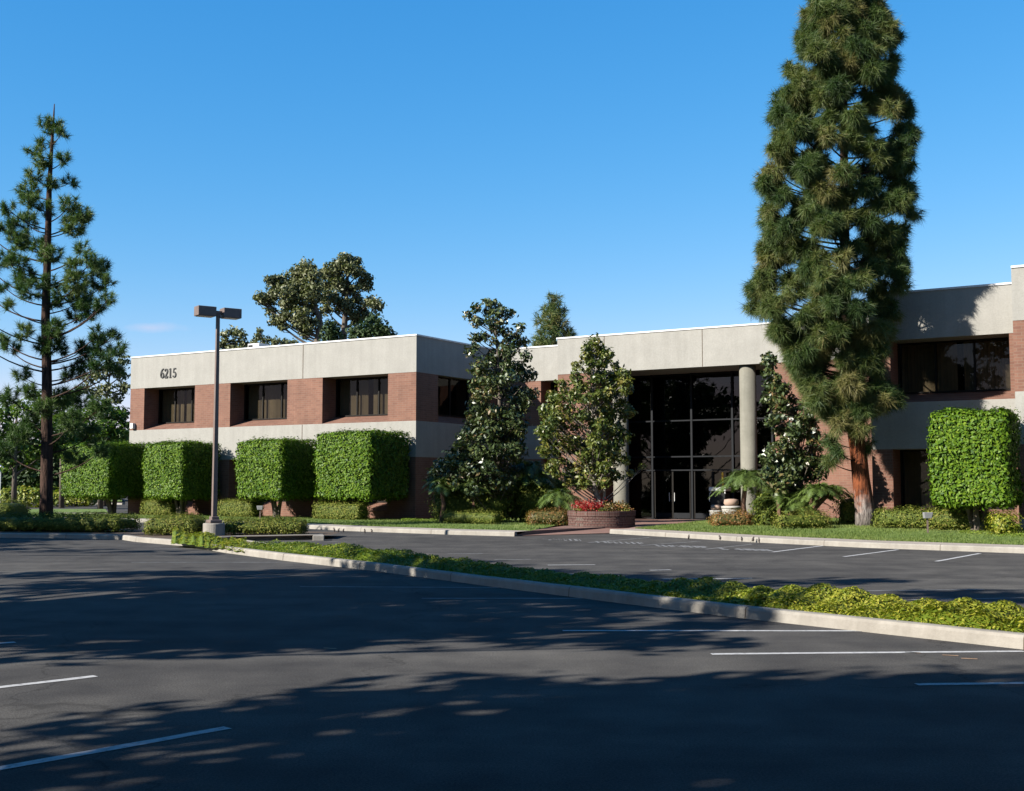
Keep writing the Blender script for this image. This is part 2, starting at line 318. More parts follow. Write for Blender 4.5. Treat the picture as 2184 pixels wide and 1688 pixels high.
class MB:
    """collects vertices and faces for ONE mesh object"""
    def __init__(s): s.v = []; s.f = []; s.smooth = False
    def add(s, vs, fs):
        b = len(s.v); s.v += [tuple(map(float, p)) for p in vs]; s.f += [tuple(i + b for i in f) for f in fs]
    def box(s, x0, x1, y0, y1, z0, z1):
        s.add([(x0, y0, z0), (x1, y0, z0), (x1, y1, z0), (x0, y1, z0), (x0, y0, z1), (x1, y0, z1), (x1, y1, z1), (x0, y1, z1)],
              [(0, 3, 2, 1), (4, 5, 6, 7), (0, 1, 5, 4), (1, 2, 6, 5), (2, 3, 7, 6), (3, 0, 4, 7)])
    def obox(s, c, ax, ay, sz):
        """box at c, half extents along direction ax (2d) / ay / z"""
        c = np.array(c, float); a = np.array((ax[0], ax[1], 0)); b = np.array((-ax[1], ax[0], 0)); z = np.array((0, 0, 1.0))
        vs = [c + a * i * ay[0] + b * j * ay[1] + z * k * sz for k in (-1, 1) for i, j in ((-1, -1), (1, -1), (1, 1), (-1, 1))]
        s.add(vs, [(0, 3, 2, 1), (4, 5, 6, 7), (0, 1, 5, 4), (1, 2, 6, 5), (2, 3, 7, 6), (3, 0, 4, 7)])
    def tube(s, pts, rads, n=7, cap=True):
        pts = [np.array(p, float) for p in pts]; b0 = len(s.v); vs = []; fs = []
        ref = np.array((0.31, 0.95, 0.05))
        for i, p in enumerate(pts):
            d = pts[min(i + 1, len(pts) - 1)] - pts[max(i - 1, 0)]; d = d / (np.linalg.norm(d) + 1e-9)
            a = np.cross(d, ref); a /= np.linalg.norm(a) + 1e-9; b = np.cross(d, a)
            for k in range(n):
                an = 2 * PI * k / n; vs.append(p + (a * math.cos(an) + b * math.sin(an)) * rads[i])
        for i in range(len(pts) - 1):
            for k in range(n):
                fs.append((i * n + k, i * n + (k + 1) % n, (i + 1) * n + (k + 1) % n, (i + 1) * n + k))
        if cap:
            fs.append(tuple(range(n))[::-1]); fs.append(tuple((len(pts) - 1) * n + k for k in range(n)))
        s.add(vs, fs)
    def lathe(s, prof, c=(0, 0, 0), n=28):
        vs = []; fs = []
        for r, z in prof:
            for k in range(n):
                a = 2 * PI * k / n; vs.append((c[0] + r * math.cos(a), c[1] + r * math.sin(a), c[2] + z))
        for i in range(len(prof) - 1):
            for k in range(n):
                fs.append((i * n + k, i * n + (k + 1) % n, (i + 1) * n + (k + 1) % n, (i + 1) * n + k))
        fs.append(tuple(range(n))[::-1]); fs.append(tuple((len(prof) - 1) * n + k for k in range(n)))
        s.add(vs, fs)
    def ball(s, c, r, n=10, m=7):
        r = r if hasattr(r, '__len__') else (r, r, r); vs = []; fs = []
        for i in range(m + 1):
            t = PI * i / m
            for k in range(n):
                a = 2 * PI * k / n; vs.append((c[0] + r[0] * math.sin(t) * math.cos(a), c[1] + r[1] * math.sin(t) * math.sin(a), c[2] + r[2] * math.cos(t)))
        for i in range(m):
            for k in range(n): fs.append((i * n + k, (i + 1) * n + k, (i + 1) * n + (k + 1) % n, i * n + (k + 1) % n))
        s.add(vs, fs)
    def poly(s, pts, z=None):
        s.add([(p[0], p[1], p[2] if z is None else z) for p in pts], [tuple(range(len(pts)))])
    def build(s, name, mat, parent=None, smooth=False, bevel=0, loc=None):
        me = bpy.data.meshes.new(name); me.from_pydata(s.v, [], s.f); me.update(); me.materials.append(mat)
        if smooth: me.polygons.foreach_set('use_smooth', [True] * len(me.polygons))
        o = link(name, me, parent, loc)
        if bevel:
            b = o.modifiers.new('bevel', 'BEVEL'); b.width = bevel; b.segments = 2; b.limit_method = 'ANGLE'
        return o

def fast_mesh(name, V, k, mat, tint=None, extra=None):
    """V: (n,k,3) n polygons of k vertices each; extra: (verts, quads) of a solid core"""
    V = np.asarray(V, np.float32); n = V.shape[0]
    vs = V.reshape(-1, 3); loops = np.arange(n * k, dtype=np.int32); starts = np.arange(n, dtype=np.int32) * k
    tot = np.full(n, k, np.int32); tn = np.zeros(n, np.float32) if tint is None else np.asarray(tint, np.float32)
    if extra is not None:
        ev, ef, et = extra; b = len(vs)
        vs = np.concatenate([vs, np.asarray(ev, np.float32)]); ef = np.asarray(ef, np.int32)
        starts = np.concatenate([starts, len(loops) + np.arange(len(ef), dtype=np.int32) * 4]); tot = np.concatenate([tot, np.full(len(ef), 4, np.int32)])
        loops = np.concatenate([loops, (ef + b).reshape(-1)]); tn = np.concatenate([tn, np.full(len(ef), et, np.float32)])
    me = bpy.data.meshes.new(name)
    me.vertices.add(len(vs)); me.vertices.foreach_set('co', vs.reshape(-1))
    me.loops.add(len(loops)); me.loops.foreach_set('vertex_index', loops)
    me.polygons.add(len(starts)); me.polygons.foreach_set('loop_start', starts); me.polygons.foreach_set('loop_total', tot)
    a = me.attributes.new('tint', 'FLOAT', 'FACE'); a.data.foreach_set('value', np.clip(tn, 0, 1))
    me.update(calc_edges=True); me.materials.append(mat)
    return me

def unit(a): return a / (np.linalg.norm(a, axis=-1, keepdims=True) + 1e-9)
def rdir(n): return unit(rng.normal(size=(n, 3)))

def leaf_quads(P, N, D, L, W):
    """diamond leaves: P base-centre, N leaf normal, D long axis, L length, W width"""
    D = unit(D - N * np.sum(D * N, 1, keepdims=True)); S = np.cross(N, D)
    L = L[:, None]; W = W[:, None]
    return np.stack([P - D * L * 0.5, P + S * W * 0.5 + N * W * 0.18 - D * L * 0.05, P + D * L * 0.5 - N * L * 0.08, P - S * W * 0.5 + N * W * 0.18 - D * L * 0.05], 1)

def blob_leaves(blobs, dens, size, aspect=0.45, shell=0.55, outward=0.6, flat=0.85, up=0.3):
    Vs, Ts = [], []
    for c, r in blobs:
        c = np.array(c); n = max(8, int(dens * r * r))
        d = rdir(n); lump = 1 + 0.22 * np.sin(d[:, 0] * 5 + c[0] * 3) * np.sin(d[:, 1] * 5 + c[1]) + 0.16 * np.sin(d[:, 2] * 7 + c[2] * 2)
        rr = r * lump * (shell + (1.08 - shell) * rng.random(n) ** 0.6)
        P = c + d * rr[:, None] * np.array((1, 1, flat))
        N = unit(d * outward + rdir(n) * 0.75 + np.array((0, 0, up)))
        L = size * (0.65 + 0.7 * rng.random(n)); D = rdir(n) - np.array((0, 0, 0.5))
        Vs.append(leaf_quads(P, N, D, L, L * aspect))
        Ts.append(np.clip(0.42 + 0.22 * rng.normal() * 0.7 + 0.22 * rng.normal(size=n), 0, 1))
    return np.concatenate(Vs), np.concatenate(Ts)

def needle_tufts(C, A, k, length, width, spread=0.8, droop=0.25):
    """C centres, A axes; k triangular blades per tuft"""
    n = len(C); c = np.repeat(C, k, 0); a = np.repeat(A, k, 0); m = n * k
    d = unit(a * (1 - spread * 0.55) + rdir(m) * spread - np.array((0, 0, droop)) * rng.random((m, 1)))
    L = length * (0.45 + 0.7 * rng.random((m, 1))); s = unit(np.cross(d, rdir(m))) * width * (0.7 + 0.6 * rng.random((m, 1)))
    base = c + a * (rng.random((m, 1)) - 0.5) * length * 0.7
    return np.stack([base - s, base + s, base + d * L + np.array((0, 0, -1.0)) * L * droop * 0.3], 1)

def local(V, loc): return V - np.array(loc, dtype=np.float64)

def bez(p0, p1, p2, n=7):
    p0, p1, p2 = map(np.array, (p0, p1, p2)); t = np.linspace(0, 1, n)[:, None]
    return (1 - t) ** 2 * p0 + 2 * t * (1 - t) * p1 + t * t * p2

def nearest_on(trunk, z):
    zs = [p[2] for p in trunk]; z = min(max(z, zs[0]), zs[-1])
    return np.array([np.interp(z, zs, [p[i] for p in trunk]) for i in range(3)])

def tree(name, label, cat, trunk, rads, blobs, leafm, barkm, dens=900, size=0.16, aspect=0.45, shell=0.5, limb=0.05, group=None, rise=0.8, crown='crown', extra_blossom=0, limbs=True, flat=0.85):
    base = trunk[0]; root = empty(name, base, label, cat, group)
    mb = MB(); mb.tube([p - base for p in trunk], rads, 9)
    if limbs:
        for c, r in blobs:
            c = np.array(c); s = nearest_on(trunk, c[2] - rise * np.linalg.norm(c[:2] - trunk[-1][:2]) - 0.2 * r)
            md = (s + c) / 2 + np.array((0, 0, -0.12 * np.linalg.norm(c - s)))
            p = bez(s, md, c, 6) - base; mb.tube(p, np.linspace(limb, limb * 0.3, 6), 5, False)
            for _ in range(3):
                e = c + rdir(1)[0] * r * 0.8; mb.tube([p[4], (p[4] + e - base) / 2 + rng.normal(size=3) * .05, e - base], [limb * .35, limb * .22, limb * .1], 4, False)
    mb.build('trunk', barkm, root, True)
    V, T = blob_leaves(blobs, dens, size, aspect, shell, flat=flat)
    link(crown, fast_mesh(crown, local(V, base), 4, leafm, T), root)
    if extra_blossom:
        Vb = []
        for _ in range(extra_blossom):
            c, r = blobs[rng.integers(len(blobs))]; d = rdir(1)[0]; d[1] = -abs(d[1]); p = np.array(c) + d * r
            n = 7; D = rdir(n) + np.array((0, -0.4, 0.6)); Vb.append(leaf_quads(np.repeat(p[None], n, 0) + unit(D) * .05, unit(rdir(n) + d), D, np.full(n, .13), np.full(n, .09)))
        Vb = np.concatenate(Vb); link('blossom', fast_mesh('blossom', local(Vb, base), 4, M['blossom'], rng.random(len(Vb))), root)
    return root

def pine(name, label, trunk, rads, clumps, needlem, barkm, per_r2=60, k=26, length=0.3, width=0.008, limb=0.05, spread=0.85, up=0.5, droop=0.3, rise=0.35, cut=None, skip=1, core=1.0):
    base = trunk[0]; root = empty(name, base, label, 'tree')
    tb_ = MB(); ct = cut or len(trunk); tb_.tube([p - base for p in trunk[:ct]], rads[:ct], 14); tb_.build('trunk', barkm, root, True)
    mb = MB()
    if cut: mb.tube([p - base for p in trunk[cut - 1:]], rads[cut - 1:], 12)  # upper trunk takes the darkened bark, crown shade put into its colour
    Cs, As, Ts = [], [], []
    for c, r in clumps:
        c = np.array(c); s = nearest_on(trunk, c[2] - rise * np.linalg.norm((c - nearest_on(trunk, c[2]))[:2]))
        md = s * 0.35 + c * 0.65; md[2] = s[2] * 0.8 + c[2] * 0.2
        p = bez(s, md, c, 7) - base; ll = limb * (0.5 + 0.5 * min(1, np.linalg.norm(c - s) / 2.5)); ci_ = len(Cs)
        if ci_ % skip == 0: mb.tube(p, np.linspace(ll, ll * 0.35, 7), 5, False)
        n = max(5, int(per_r2 * r * r)); d = rdir(n); q = c + d * r * core * (0.45 + 0.55 * rng.random((n, 1)) ** 0.6) * np.array((1, 1, 0.85))
        Cs.append(q); As.append(unit(d * 0.8 + np.array((0, 0, up)) + rdir(n) * 0.3)); Ts.append(np.clip(0.45 + 0.24 * rng.normal() + 0.12 * rng.normal(size=n), 0.02, 1))
        for e in q[::4]:
            mb.tube([p[5], e - base], [ll * .3, ll * .15], 4, False)
    mb.build('limbs', M['shadebark'], root, True)
    C = np.concatenate(Cs); A = np.concatenate(As); T = np.concatenate(Ts)
    V = needle_tufts(C, A, k, length, width, spread, droop)
    tt = np.clip(np.repeat(T, k) + 0.1 * rng.normal(size=len(V)), 0, 1)
    link('crown', fast_mesh('crown', local(V, base), 3, needlem, tt), root)
    return root

def rbox(n, half, r):
    """random points and normals on a rounded box (no bottom)"""
    hx, hy, hz = half; ar = np.array([hy * hz, hy * hz, hx * hz, hx * hz, hx * hy, hx * hy * 0.35]); f = rng.choice(6, n, p=ar / ar.sum())
    p = (rng.random((n, 3)) * 2 - 1) * np.array(half)
    for i in range(6): p[f == i, i // 2] = half[i // 2] * (1 if i % 2 == 0 else -1)
    q = np.clip(p, -(np.array(half) - r), np.array(half) - r); d = unit(p - q)
    return q + d * r, d

def core_box(half, r, amp=0.04, seg=9):
    vs, fs = [], []
    for ax in range(3):
        for sg in (-1, 1):
            b = len(vs); u_, v_ = (ax + 1) % 3, (ax + 2) % 3
            for i in range(seg + 1):
                for j in range(seg + 1):
                    p = [0, 0, 0]; p[ax] = sg * half[ax]; p[u_] = half[u_] * (2 * i / seg - 1); p[v_] = half[v_] * (2 * j / seg - 1)
                    p = np.array(p); q = np.clip(p, -(np.array(half) - r), np.array(half) - r); d = p - q; d = d / (np.linalg.norm(d) + 1e-9)
                    vs.append(q + d * r)
            for i in range(seg):
                for j in range(seg):
                    a = b + i * (seg + 1) + j; fs.append((a, a + 1, a + seg + 2, a + seg + 1))
    return np.array(vs), fs

def clipped(size, r, n, leaf, matn, rough=0.1, rz=0.0, aspect=0.5, name='foliage', tint=0.45):
    half = np.array(size) / 2; P, N = rbox(n, half, min(r, *(half * 0.98)))
    wob = 0.06 * np.sin(P[:, 0] * 4.1 + P[:, 2] * 2.3) + 0.06 * np.sin(P[:, 1] * 3.7 - P[:, 2] * 3.1 + 1)
    P = P + N * (wob[:, None] * rough * 6 + rng.normal(size=(n, 1)) * rough * 0.5)
    P = P + (N + rdir(n) * .4) * ((rng.random((n, 1)) < .07) * rng.random((n, 1)) * leaf * 1.3)
    NN = unit(N + rdir(n) * 0.5 + np.array((0, 0, 0.25))); L = leaf * (0.6 + 0.8 * rng.random(n))
    V = leaf_quads(P, NN, rdir(n) + N * 0.5, L, L * aspect)
    ci = half - max(0.05, leaf * 0.9) ; cv, cf = core_box(ci, min(r, *(ci * 0.98)))
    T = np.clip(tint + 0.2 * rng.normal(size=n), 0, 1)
    R = np.array(((math.cos(rz), -math.sin(rz), 0), (math.sin(rz), math.cos(rz), 0), (0, 0, 1)))
    off = np.array((0, 0, half[2]))
    return fast_mesh(name, V @ R.T + off, 4, M[matn], T, ((cv @ R.T) + off, cf, 0.1))

def shrub(name, label, cat, c, size, matn, r=0.25, n=2500, leaf=0.07, rz=0.0, group=None, rough=0.1, tint=0.45):
    me = clipped(size, r, n, leaf, matn, rough, rz, name=name, tint=tint)
    return tag(link(name, me, None, c), label, cat, group)

# ------------------------------------------------------------------ ground
g = MB(); s = 16
g.add([(-400, -60, 0), (400, -60, 0), (400, 900, 0), (-400, 900, 0)], [(0, 1, 2, 3)])
lot = g.build('parking_lot', M['asphalt']); tag(lot, 'dark grey asphalt parking lot with patches of tree shade', 'parking lot', kind='structure')

def ribbon(p, q, wd, z=0.004, mat='paint', name='parking_line', z2=None):
    p, q = np.array(p[:2]), np.array(q[:2]); d = (q - p) / np.linalg.norm(q - p); nrm = np.array((-d[1], d[0])) * wd / 2
    L = np.linalg.norm(q - p); k = max(2, int(L / 0.25)); m = MB(); pts = []
    for i in range(k + 1):
        c = p + d * L * i / k; j1, j2 = rng.normal(size=2) * 0.007
        pts += [tuple(c + nrm * (1 + j1 / wd)) + (z,), tuple(c - nrm * (1 + j2 / wd)) + (z,)]
    m.add(pts, [(2 * i, 2 * i + 1, 2 * i + 3, 2 * i + 2) for i in range(k)])
    return m.build(name, M[mat], lot)

def line(a, b, wd=0.1, mat='paint'): ribbon(gr(*a), gr(*b), wd, mat=mat)
for a, b in [((1517, 1396), (2184, 1390)), ((1200, 1346), (1841, 1346.5)), ((1955, 1461), (2300, 1456)), ((-60, 1651), (485, 1553)),
             ((-60, 1474), (205, 1443)), ((-60, 1378), (32, 1370.5))]: line(a, b)
for a, b in [((280, 1200), (600, 1200)), ((540, 1230), (610, 1230)), ((640, 1252), (1080, 1254)), ((900, 1277), (1250, 1277)), ((560, 1173), (330, 1170)), ((20, 1154), (200, 1153))]: line(a, b, 0.09, 'worn')
for a, b in [((1760, 1164), (1648, 1178)), ((1915, 1173), (1800, 1188)), ((2090, 1181), (1997, 1198)),
             ((1413, 1236), (1604, 1234)), ((1386, 1217), (1431, 1216)), ((1168, 1206), (1269, 1205))]: line(a, b, 0.1)
for a, b in [((1255, 1158), (1386, 1147)), ((1367, 1164), (1494, 1155)), ((1505, 1172), (1604, 1161.5)), ((1054, 1195), (1132, 1193.5)),
             ((955, 1182), (1030, 1181)), ((700, 1156), (760, 1155)), ((1780, 1262), (2100, 1258)), ((1945, 1280), (2184, 1276))]: line(a, b, 0.1, 'worn')
# worn painted words in the bays (illegible)
def worn_word(x0, x1, y):
    m = MB(); n = 8
    for i in range(n):
        xa = x0 + (x1 - x0) * i / n
        for (fx0, fx1, fy0, fy1) in ((0.1, 0.32, -1, 1), (0.1, 0.75, random.choice((-1, 0.4)), 0.99), (0.55, 0.78, random.choice((-1, 0)), random.choice((0.4, 1)))):
            if random.random() < 0.2: continue
            a = gr(xa + (x1 - x0) / n * fx0, y + 2.4 * fy0 * 0.8 + (xa - x0) * 0.03); b = gr(xa + (x1 - x0) / n * fx1, y + 2.4 * fy1 * 0.8 + (xa - x0) * 0.03)
            m.add([(a[0], a[1], .004 + .0006 * len(m.f) % .002), (b[0], a[1], .004), (b[0], b[1], .004), (a[0], b[1], .004)], [(0, 1, 2, 3)])
    m.build('painted_word', M['worn'], lot)
for x0, x1, y in [(1157, 1246, 1150.5), (1270, 1373, 1156.5), (1400, 1508, 1164.5), (1530, 1650, 1171)]: worn_word(x0, x1, y)
for px, py in [(690, 1383), (2010, 1398), (2050, 1405), (1930, 1392)]:
    p = gr(px, py); ribbon(p, p + np.array((0.14, -0.05, 0)), 0.05, mat='mulch', name='leaf_litter')

def offset(poly, d):
    P = [np.array(p[:2], float) for p in poly]; o = []
    for i in range(len(P)):
        t = P[min(i + 1, len(P) - 1)] - P[max(i - 1, 0)]; t /= np.linalg.norm(t); o.append(P[i] + np.array((-t[1], t[0])) * d)
    return o

def resample(poly, step):
    P = [np.array(p[:2], float) for p in poly]; o = []
    for a, b in zip(P[:-1], P[1:]):
        k = max(1, int(np.linalg.norm(b - a) / step))
        for i in range(k): o.append(a + (b - a) * i / k)
    return o + [P[-1]]

def kerb(name, label, poly, h=0.15, wd=0.16, side=1, mat='kerb', gutter=False):
    """front-bottom polyline; body lies to the left of travel when side=1"""
    P = resample(poly, 0.6); m = MB(); prof = [(0.0, -0.02), (0.012, h * 0.75), (0.03, h * 0.95), (0.06, h), (wd, h), (wd, -0.02)]
    rows = [offset(P, side * o_) for o_, _ in prof]; n = len(P)
    jz = np.cumsum(rng.normal(size=n) * 0.0015); jz -= np.linspace(0, jz[-1], n)
    m.add([(rows[j][i][0], rows[j][i][1], prof[j][1] + (jz[i] if j in (2, 3, 4) else 0)) for i in range(n) for j in range(6)],
          [(i * 6 + j, i * 6 + j + 1, i * 6 + 7 + j, i * 6 + 6 + j) if side < 0 else (i * 6 + j, i * 6 + 6 + j, i * 6 + 7 + j, i * 6 + j + 1) for i in range(n - 1) for j in range(5)])
    b = 0
    m.f.append((0, 1, 2, 3, 4, 5)); m.f.append(tuple((n - 1) * 6 + j for j in range(6))[::-1])
    o = m.build(name, M[mat]); tag(o, label, 'kerb', kind='structure')
    # joints between cast lengths
    L = 0; last = P[0]; jm = MB(); k = 0
    for i in range(1, n):
        L += np.linalg.norm(P[i] - P[i - 1])
        if L > 3.0:
            L = 0; d = unit(P[i] - P[i - 1]); nn = np.array((-d[1], d[0])) * side
            a = P[i] + nn * 0.004; pts = []
            for o_, z in ((-0.003, 0.0), (0.008, h * 0.76), (0.027, h * 0.96), (0.059, h + 0.003), (wd, h + 0.003)):
                c = P[i] + nn * o_; pts += [(c[0] - d[0] * .007, c[1] - d[1] * .007, z + jz[i]), (c[0] + d[0] * .007, c[1] + d[1] * .007, z + jz[i])]
            jm.add(pts, [(2 * q, 2 * q + 1, 2 * q + 3, 2 * q + 2) for q in range(4)]); k += 1
    if k: jm.build('kerb_joint', M['soil'], o)
    return o

# island: kerb nearest the camera
isl = [(-26, 39.7), (-14, 37.0), (-12.0, 36.2), (-11.1, 34.8)] + [gr(x, y)[:2] for x, y in ((402, 1166), (482, 1180), (603, 1196), (804, 1219), (1005, 1246), (1338, 1289), (1589, 1320), (1841, 1348), (2184, 1386))] + [(8.6, 7.7), (12, 3)]
kerb('kerb', 'long pale kerb running diagonally along the groundcover strip', isl)
strip_front = [np.array(p) for p in isl[4:]]
back = offset(resample(strip_front, 1.5), 1.62)
kerb('kerb', 'pale kerb on the far side of the groundcover strip', [tuple(p) for p in back], side=-1)
arm = [(-8.6, 35.0), gr(505, 1154)[:2], gr(690, 1150)[:2]]
kerb('kerb', 'short pale kerb in front of the clipped hedge beside the lamp', arm)
em = MB(); c = gr(677, 1153.5); em.obox((c[0], c[1] + 0.2, 0.07), (1, 0.15), (0.17, 0.26), 0.085)
tag(em.build('kerb_end', M['kerb'], bevel=0.02), 'pale concrete block closing the end of the short kerb', 'kerb', kind='structure')
# soil
sm = MB(); sm.poly([tuple(p) for p in offset(isl, 0.1)[:5]] + [(-8.4, 35.1), (-5.6, 36.4), (-5.6, 38.6), (-9.0, 40.6), (-26, 44)], 0.13)
P1 = resample(strip_front, 1.5); f_ = offset(P1, 0.1); b_ = offset(P1, 1.55); n_ = len(P1)
sm.add([(p[0], p[1], 0.13) for p in f_] + [(p[0], p[1], 0.134) for p in b_], [(i, i + 1, n_ + i + 1, n_ + i) for i in range(n_ - 1)])
tag(sm.build('planting_soil', M['soil']), 'dark planting soil inside the kerbed island', 'soil', kind='structure')

# groundcover (stuff) over the strip
def cover(name, label, A, B, n, size, matn, z0=0.14, hmax=0.26, lump=1.0, seed=3, tint=0.45, grad=0.0):
    """A, B: two matching polylines; leaves lie on a lumpy surface between them"""
    A = np.array(A); B = np.array(B); seg = np.linalg.norm(np.diff(A, axis=0), axis=1); cum = np.concatenate([[0], np.cumsum(seg)])
    # denser near the camera
    t = rng.random(n * 3) * cum[-1]; ax = np.interp(t, cum, A[:, 0]); ay = np.interp(t, cum, A[:, 1]); bx = np.interp(t, cum, B[:, 0]); by = np.interp(t, cum, B[:, 1])
    wq = 1 / np.maximum(ay, 8) ** 1.2; keep = rng.random(n * 3) < wq / wq.max(); 
    ax, ay, bx, by = [q[keep][:n] for q in (ax, ay, bx, by)]; m = len(ax)
    s_ = rng.random(m); x = ax + (bx - ax) * s_; y = ay + (by - ay) * s_
    def hgt(x, y, s_):
        l = 0.5 + 0.28 * np.sin(x * 2.3 + y * 1.1) + 0.22 * np.sin(x * 1.1 - y * 2.7 + 1) + 0.22 * np.sin(x * 5.1 + y * 4.3 + 2) + 0.16 * np.sin(x * 9.7 - y * 8.1)
        return z0 + hmax * np.clip(l, 0.12, 1.3) * lump * np.clip(np.minimum(s_, 1 - s_) * 7, 0.25, 1)
    h = hgt(x, y, s_); e = 0.02
    P = np.stack([x, y, h - rng.random(m) * 0.07], 1)
    gx = (hgt(x + e, y, s_) - h) / e; gy = (hgt(x, y + e, s_) - h) / e
    N = unit(np.stack([-gx, -gy, np.ones(m)], 1) + rdir(m) * 0.7)
    L = size * (0.6 + 0.8 * rng.random(m)); D = rdir(m) + np.array((0, 0, 0.8))
    big = 0.5 * np.sin(x * 1.7 + y * 0.9) * np.sin(y * 1.3 + 2)
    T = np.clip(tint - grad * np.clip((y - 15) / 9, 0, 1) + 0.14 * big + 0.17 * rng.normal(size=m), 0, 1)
    # solid lumpy base so that the ground does not show between the leaves
    K, Q = 160, 8; tt = np.linspace(0, cum[-1], K); a = np.stack([np.interp(tt, cum, A[:, i]) for i in (0, 1)], 1); b = np.stack([np.interp(tt, cum, B[:, i]) for i in (0, 1)], 1)
    ss = np.linspace(0, 1, Q); G = a[:, None] + (b - a)[:, None] * ss[None, :, None]; S = np.broadcast_to(ss, (K, Q))
    Z = hgt(G[..., 0], G[..., 1], S) - 0.07; cv = np.concatenate([G, Z[..., None]], 2).reshape(-1, 3)
    cf = [(i * Q + j, (i + 1) * Q + j, (i + 1) * Q + j + 1, i * Q + j + 1) for i in range(K - 1) for j in range(Q - 1)]
    o = link(name, fast_mesh(name, leaf_quads(P, N, D, L, L * 0.42), 4, M[matn], T, (cv, cf, 0.2)))
    return tag(o, label, 'ground cover', kind='stuff')
P2 = resample(strip_front[1:], 1.2)
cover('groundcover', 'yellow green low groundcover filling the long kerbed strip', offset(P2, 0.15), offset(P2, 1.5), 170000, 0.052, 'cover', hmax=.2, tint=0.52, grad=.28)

# building-side kerb, walk, lawns
kl = [(-40, 62.0), (-16, 52.0)] + [tuple(gr(x, y)[:2]) for x, y in ((651, 1128), (741, 1133), (951, 1140.5), (1097, 1144.5))]
kr = [tuple(gr(x, y)[:2]) for x, y in ((1300, 1138.5), (1419, 1145.6), (1604, 1157), (1841, 1168.7), (2184, 1181))]
d_ = np.array(kr[-1]) - np.array(kr[-2]); kr.append(tuple(np.array(kr[-1]) + d_ * 4))
kerb('kerb', 'pale kerb in front of the lawn left of the brick paving', kl)
kerb('kerb', 'pale kerb in front of the lawn right of the brick paving', kr)
def sheet(name, label, cat, A, B, zA, zB, mat, K=60, Q=6, kind='structure', amp=0.0):
    A = np.array([p[:2] for p in A]); B = np.array([p[:2] for p in B])
    def rs(P, k):
        c = np.concatenate([[0], np.cumsum(np.linalg.norm(np.diff(P, axis=0), axis=1))]); t = np.linspace(0, c[-1], k); return np.stack([np.interp(t, c, P[:, i]) for i in (0, 1)], 1)
    a, b = rs(A, K), rs(B, K); m = MB()
    for i in range(K):
        for j in range(Q):
            t = j / (Q - 1); p = a[i] * (1 - t) + b[i] * t; z = zA * (1 - t) + zB * t + amp * math.sin(p[0] * 1.3) * math.sin(p[1] * 1.7) * math.sin(t * PI)
            m.v.append((p[0], p[1], z))
    m.f = [(i * Q + j, (i + 1) * Q + j, (i + 1) * Q + j + 1, i * Q + j + 1) for i in range(K - 1) for j in range(Q - 1)]
    o = m.build(name, M[mat], smooth=True); return tag(o, label, cat, kind=kind), a, b
wl0, wl1 = offset(kl, 0.16), offset(kl, 1.0)
wr0, wr1 = offset(kr, 0.16), offset(kr, 1.1)
sheet('walkway', 'narrow concrete walk behind the kerb left of the brick paving', 'walkway', wl0, wl1, 0.147, 0.15, 'walk')
sheet('walkway', 'narrow concrete walk behind the kerb right of the brick paving', 'walkway', wr0, wr1, 0.147, 0.152, 'walk')
# ------------------------------------------------------------------ building frame
ANG = math.radians(31); ux, uy = math.cos(ANG), -math.sin(ANG); vx, vy = math.sin(ANG), math.cos(ANG)
def U(px, v, py=900):
    d = ray(px, py); t = v / (d[0] * vx + d[1] * vy); return t * (d[0] * ux + d[1] * uy)
def Vat(px, u, py=900):
    d = ray(px, py); t = u / (d[0] * ux + d[1] * uy); return t * (d[0] * vx + d[1] * vy)
def world(u, v, z=0): return np.array((u * ux + v * vx, u * uy + v * vy, z))
vA, vB, vP, vW, vF = 44.0, 51.1, 48.6, 43.15, 39.9
uAL, uA, uP, uW, uF = U(277, vA), U(887, vA), U(1190, vP), U(1858, vW), U(2167, vF)
Z1, Z2, Z3, Z4 = 2.95, 4.62, 6.88, 8.57
# lawns run from the walk back to the walls
lawn_back_l = [tuple(world(uAL - 14, vA + 6)[:2]), tuple(world(uAL - 2, vA)[:2]), tuple(world(uA, vA)[:2]), tuple(world(uP + 0.5, vB)[:2])]
lawn_l, la, lb = sheet('lawn', 'mown green lawn left of the entrance paving', 'lawn', wl1, lawn_back_l, 0.152, 0.10, 'lawn', amp=0.03)
lawn_back_r = [tuple(world(U(1600, vP), vP + 1)[:2]), tuple(world(uW, vW + 1)[:2]), tuple(world(uF, vW + 1)[:2]), tuple(world(uF + 14, vW + 1)[:2])]
lawn_r, ra, rb = sheet('lawn', 'mown green lawn right of the entrance paving, rising to the wing', 'lawn', wr1, lawn_back_r, 0.154, 0.36, 'lawn', amp=0.04)
pv = MB(); pts = [kl[-1], kr[0], wr1[0], (gr(1430, 1128, .1)[0], gr(1430, 1128, .1)[1]), tuple(world(U(1655, vP), vP + .2)[:2]), tuple(world(U(1655, vP), vP + 4)[:2]), tuple(world(U(1250, vP), vP + 4)[:2]), tuple(world(U(1250, vP), vP)[:2]), tuple(gr(1210, 1121, .1)[:2]), wl1[-1]]
pv.add([(p[0], p[1], 0.02 if i in (0, 1) else 0.155 if i in (2, 9) else 0.1 if i in (3, 8) else 0.06) for i, p in enumerate(pts)], [])
cx_ = len(pv.v); cm = np.mean(np.array(pv.v), 0); pv.v.append(tuple(cm)); pv.f = [(i, (i + 1) % 10, cx_) for i in range(10)]
tag(pv.build('paving', M['paver']), 'red brick paving leading from the lot to the entrance', 'paving', kind='structure')

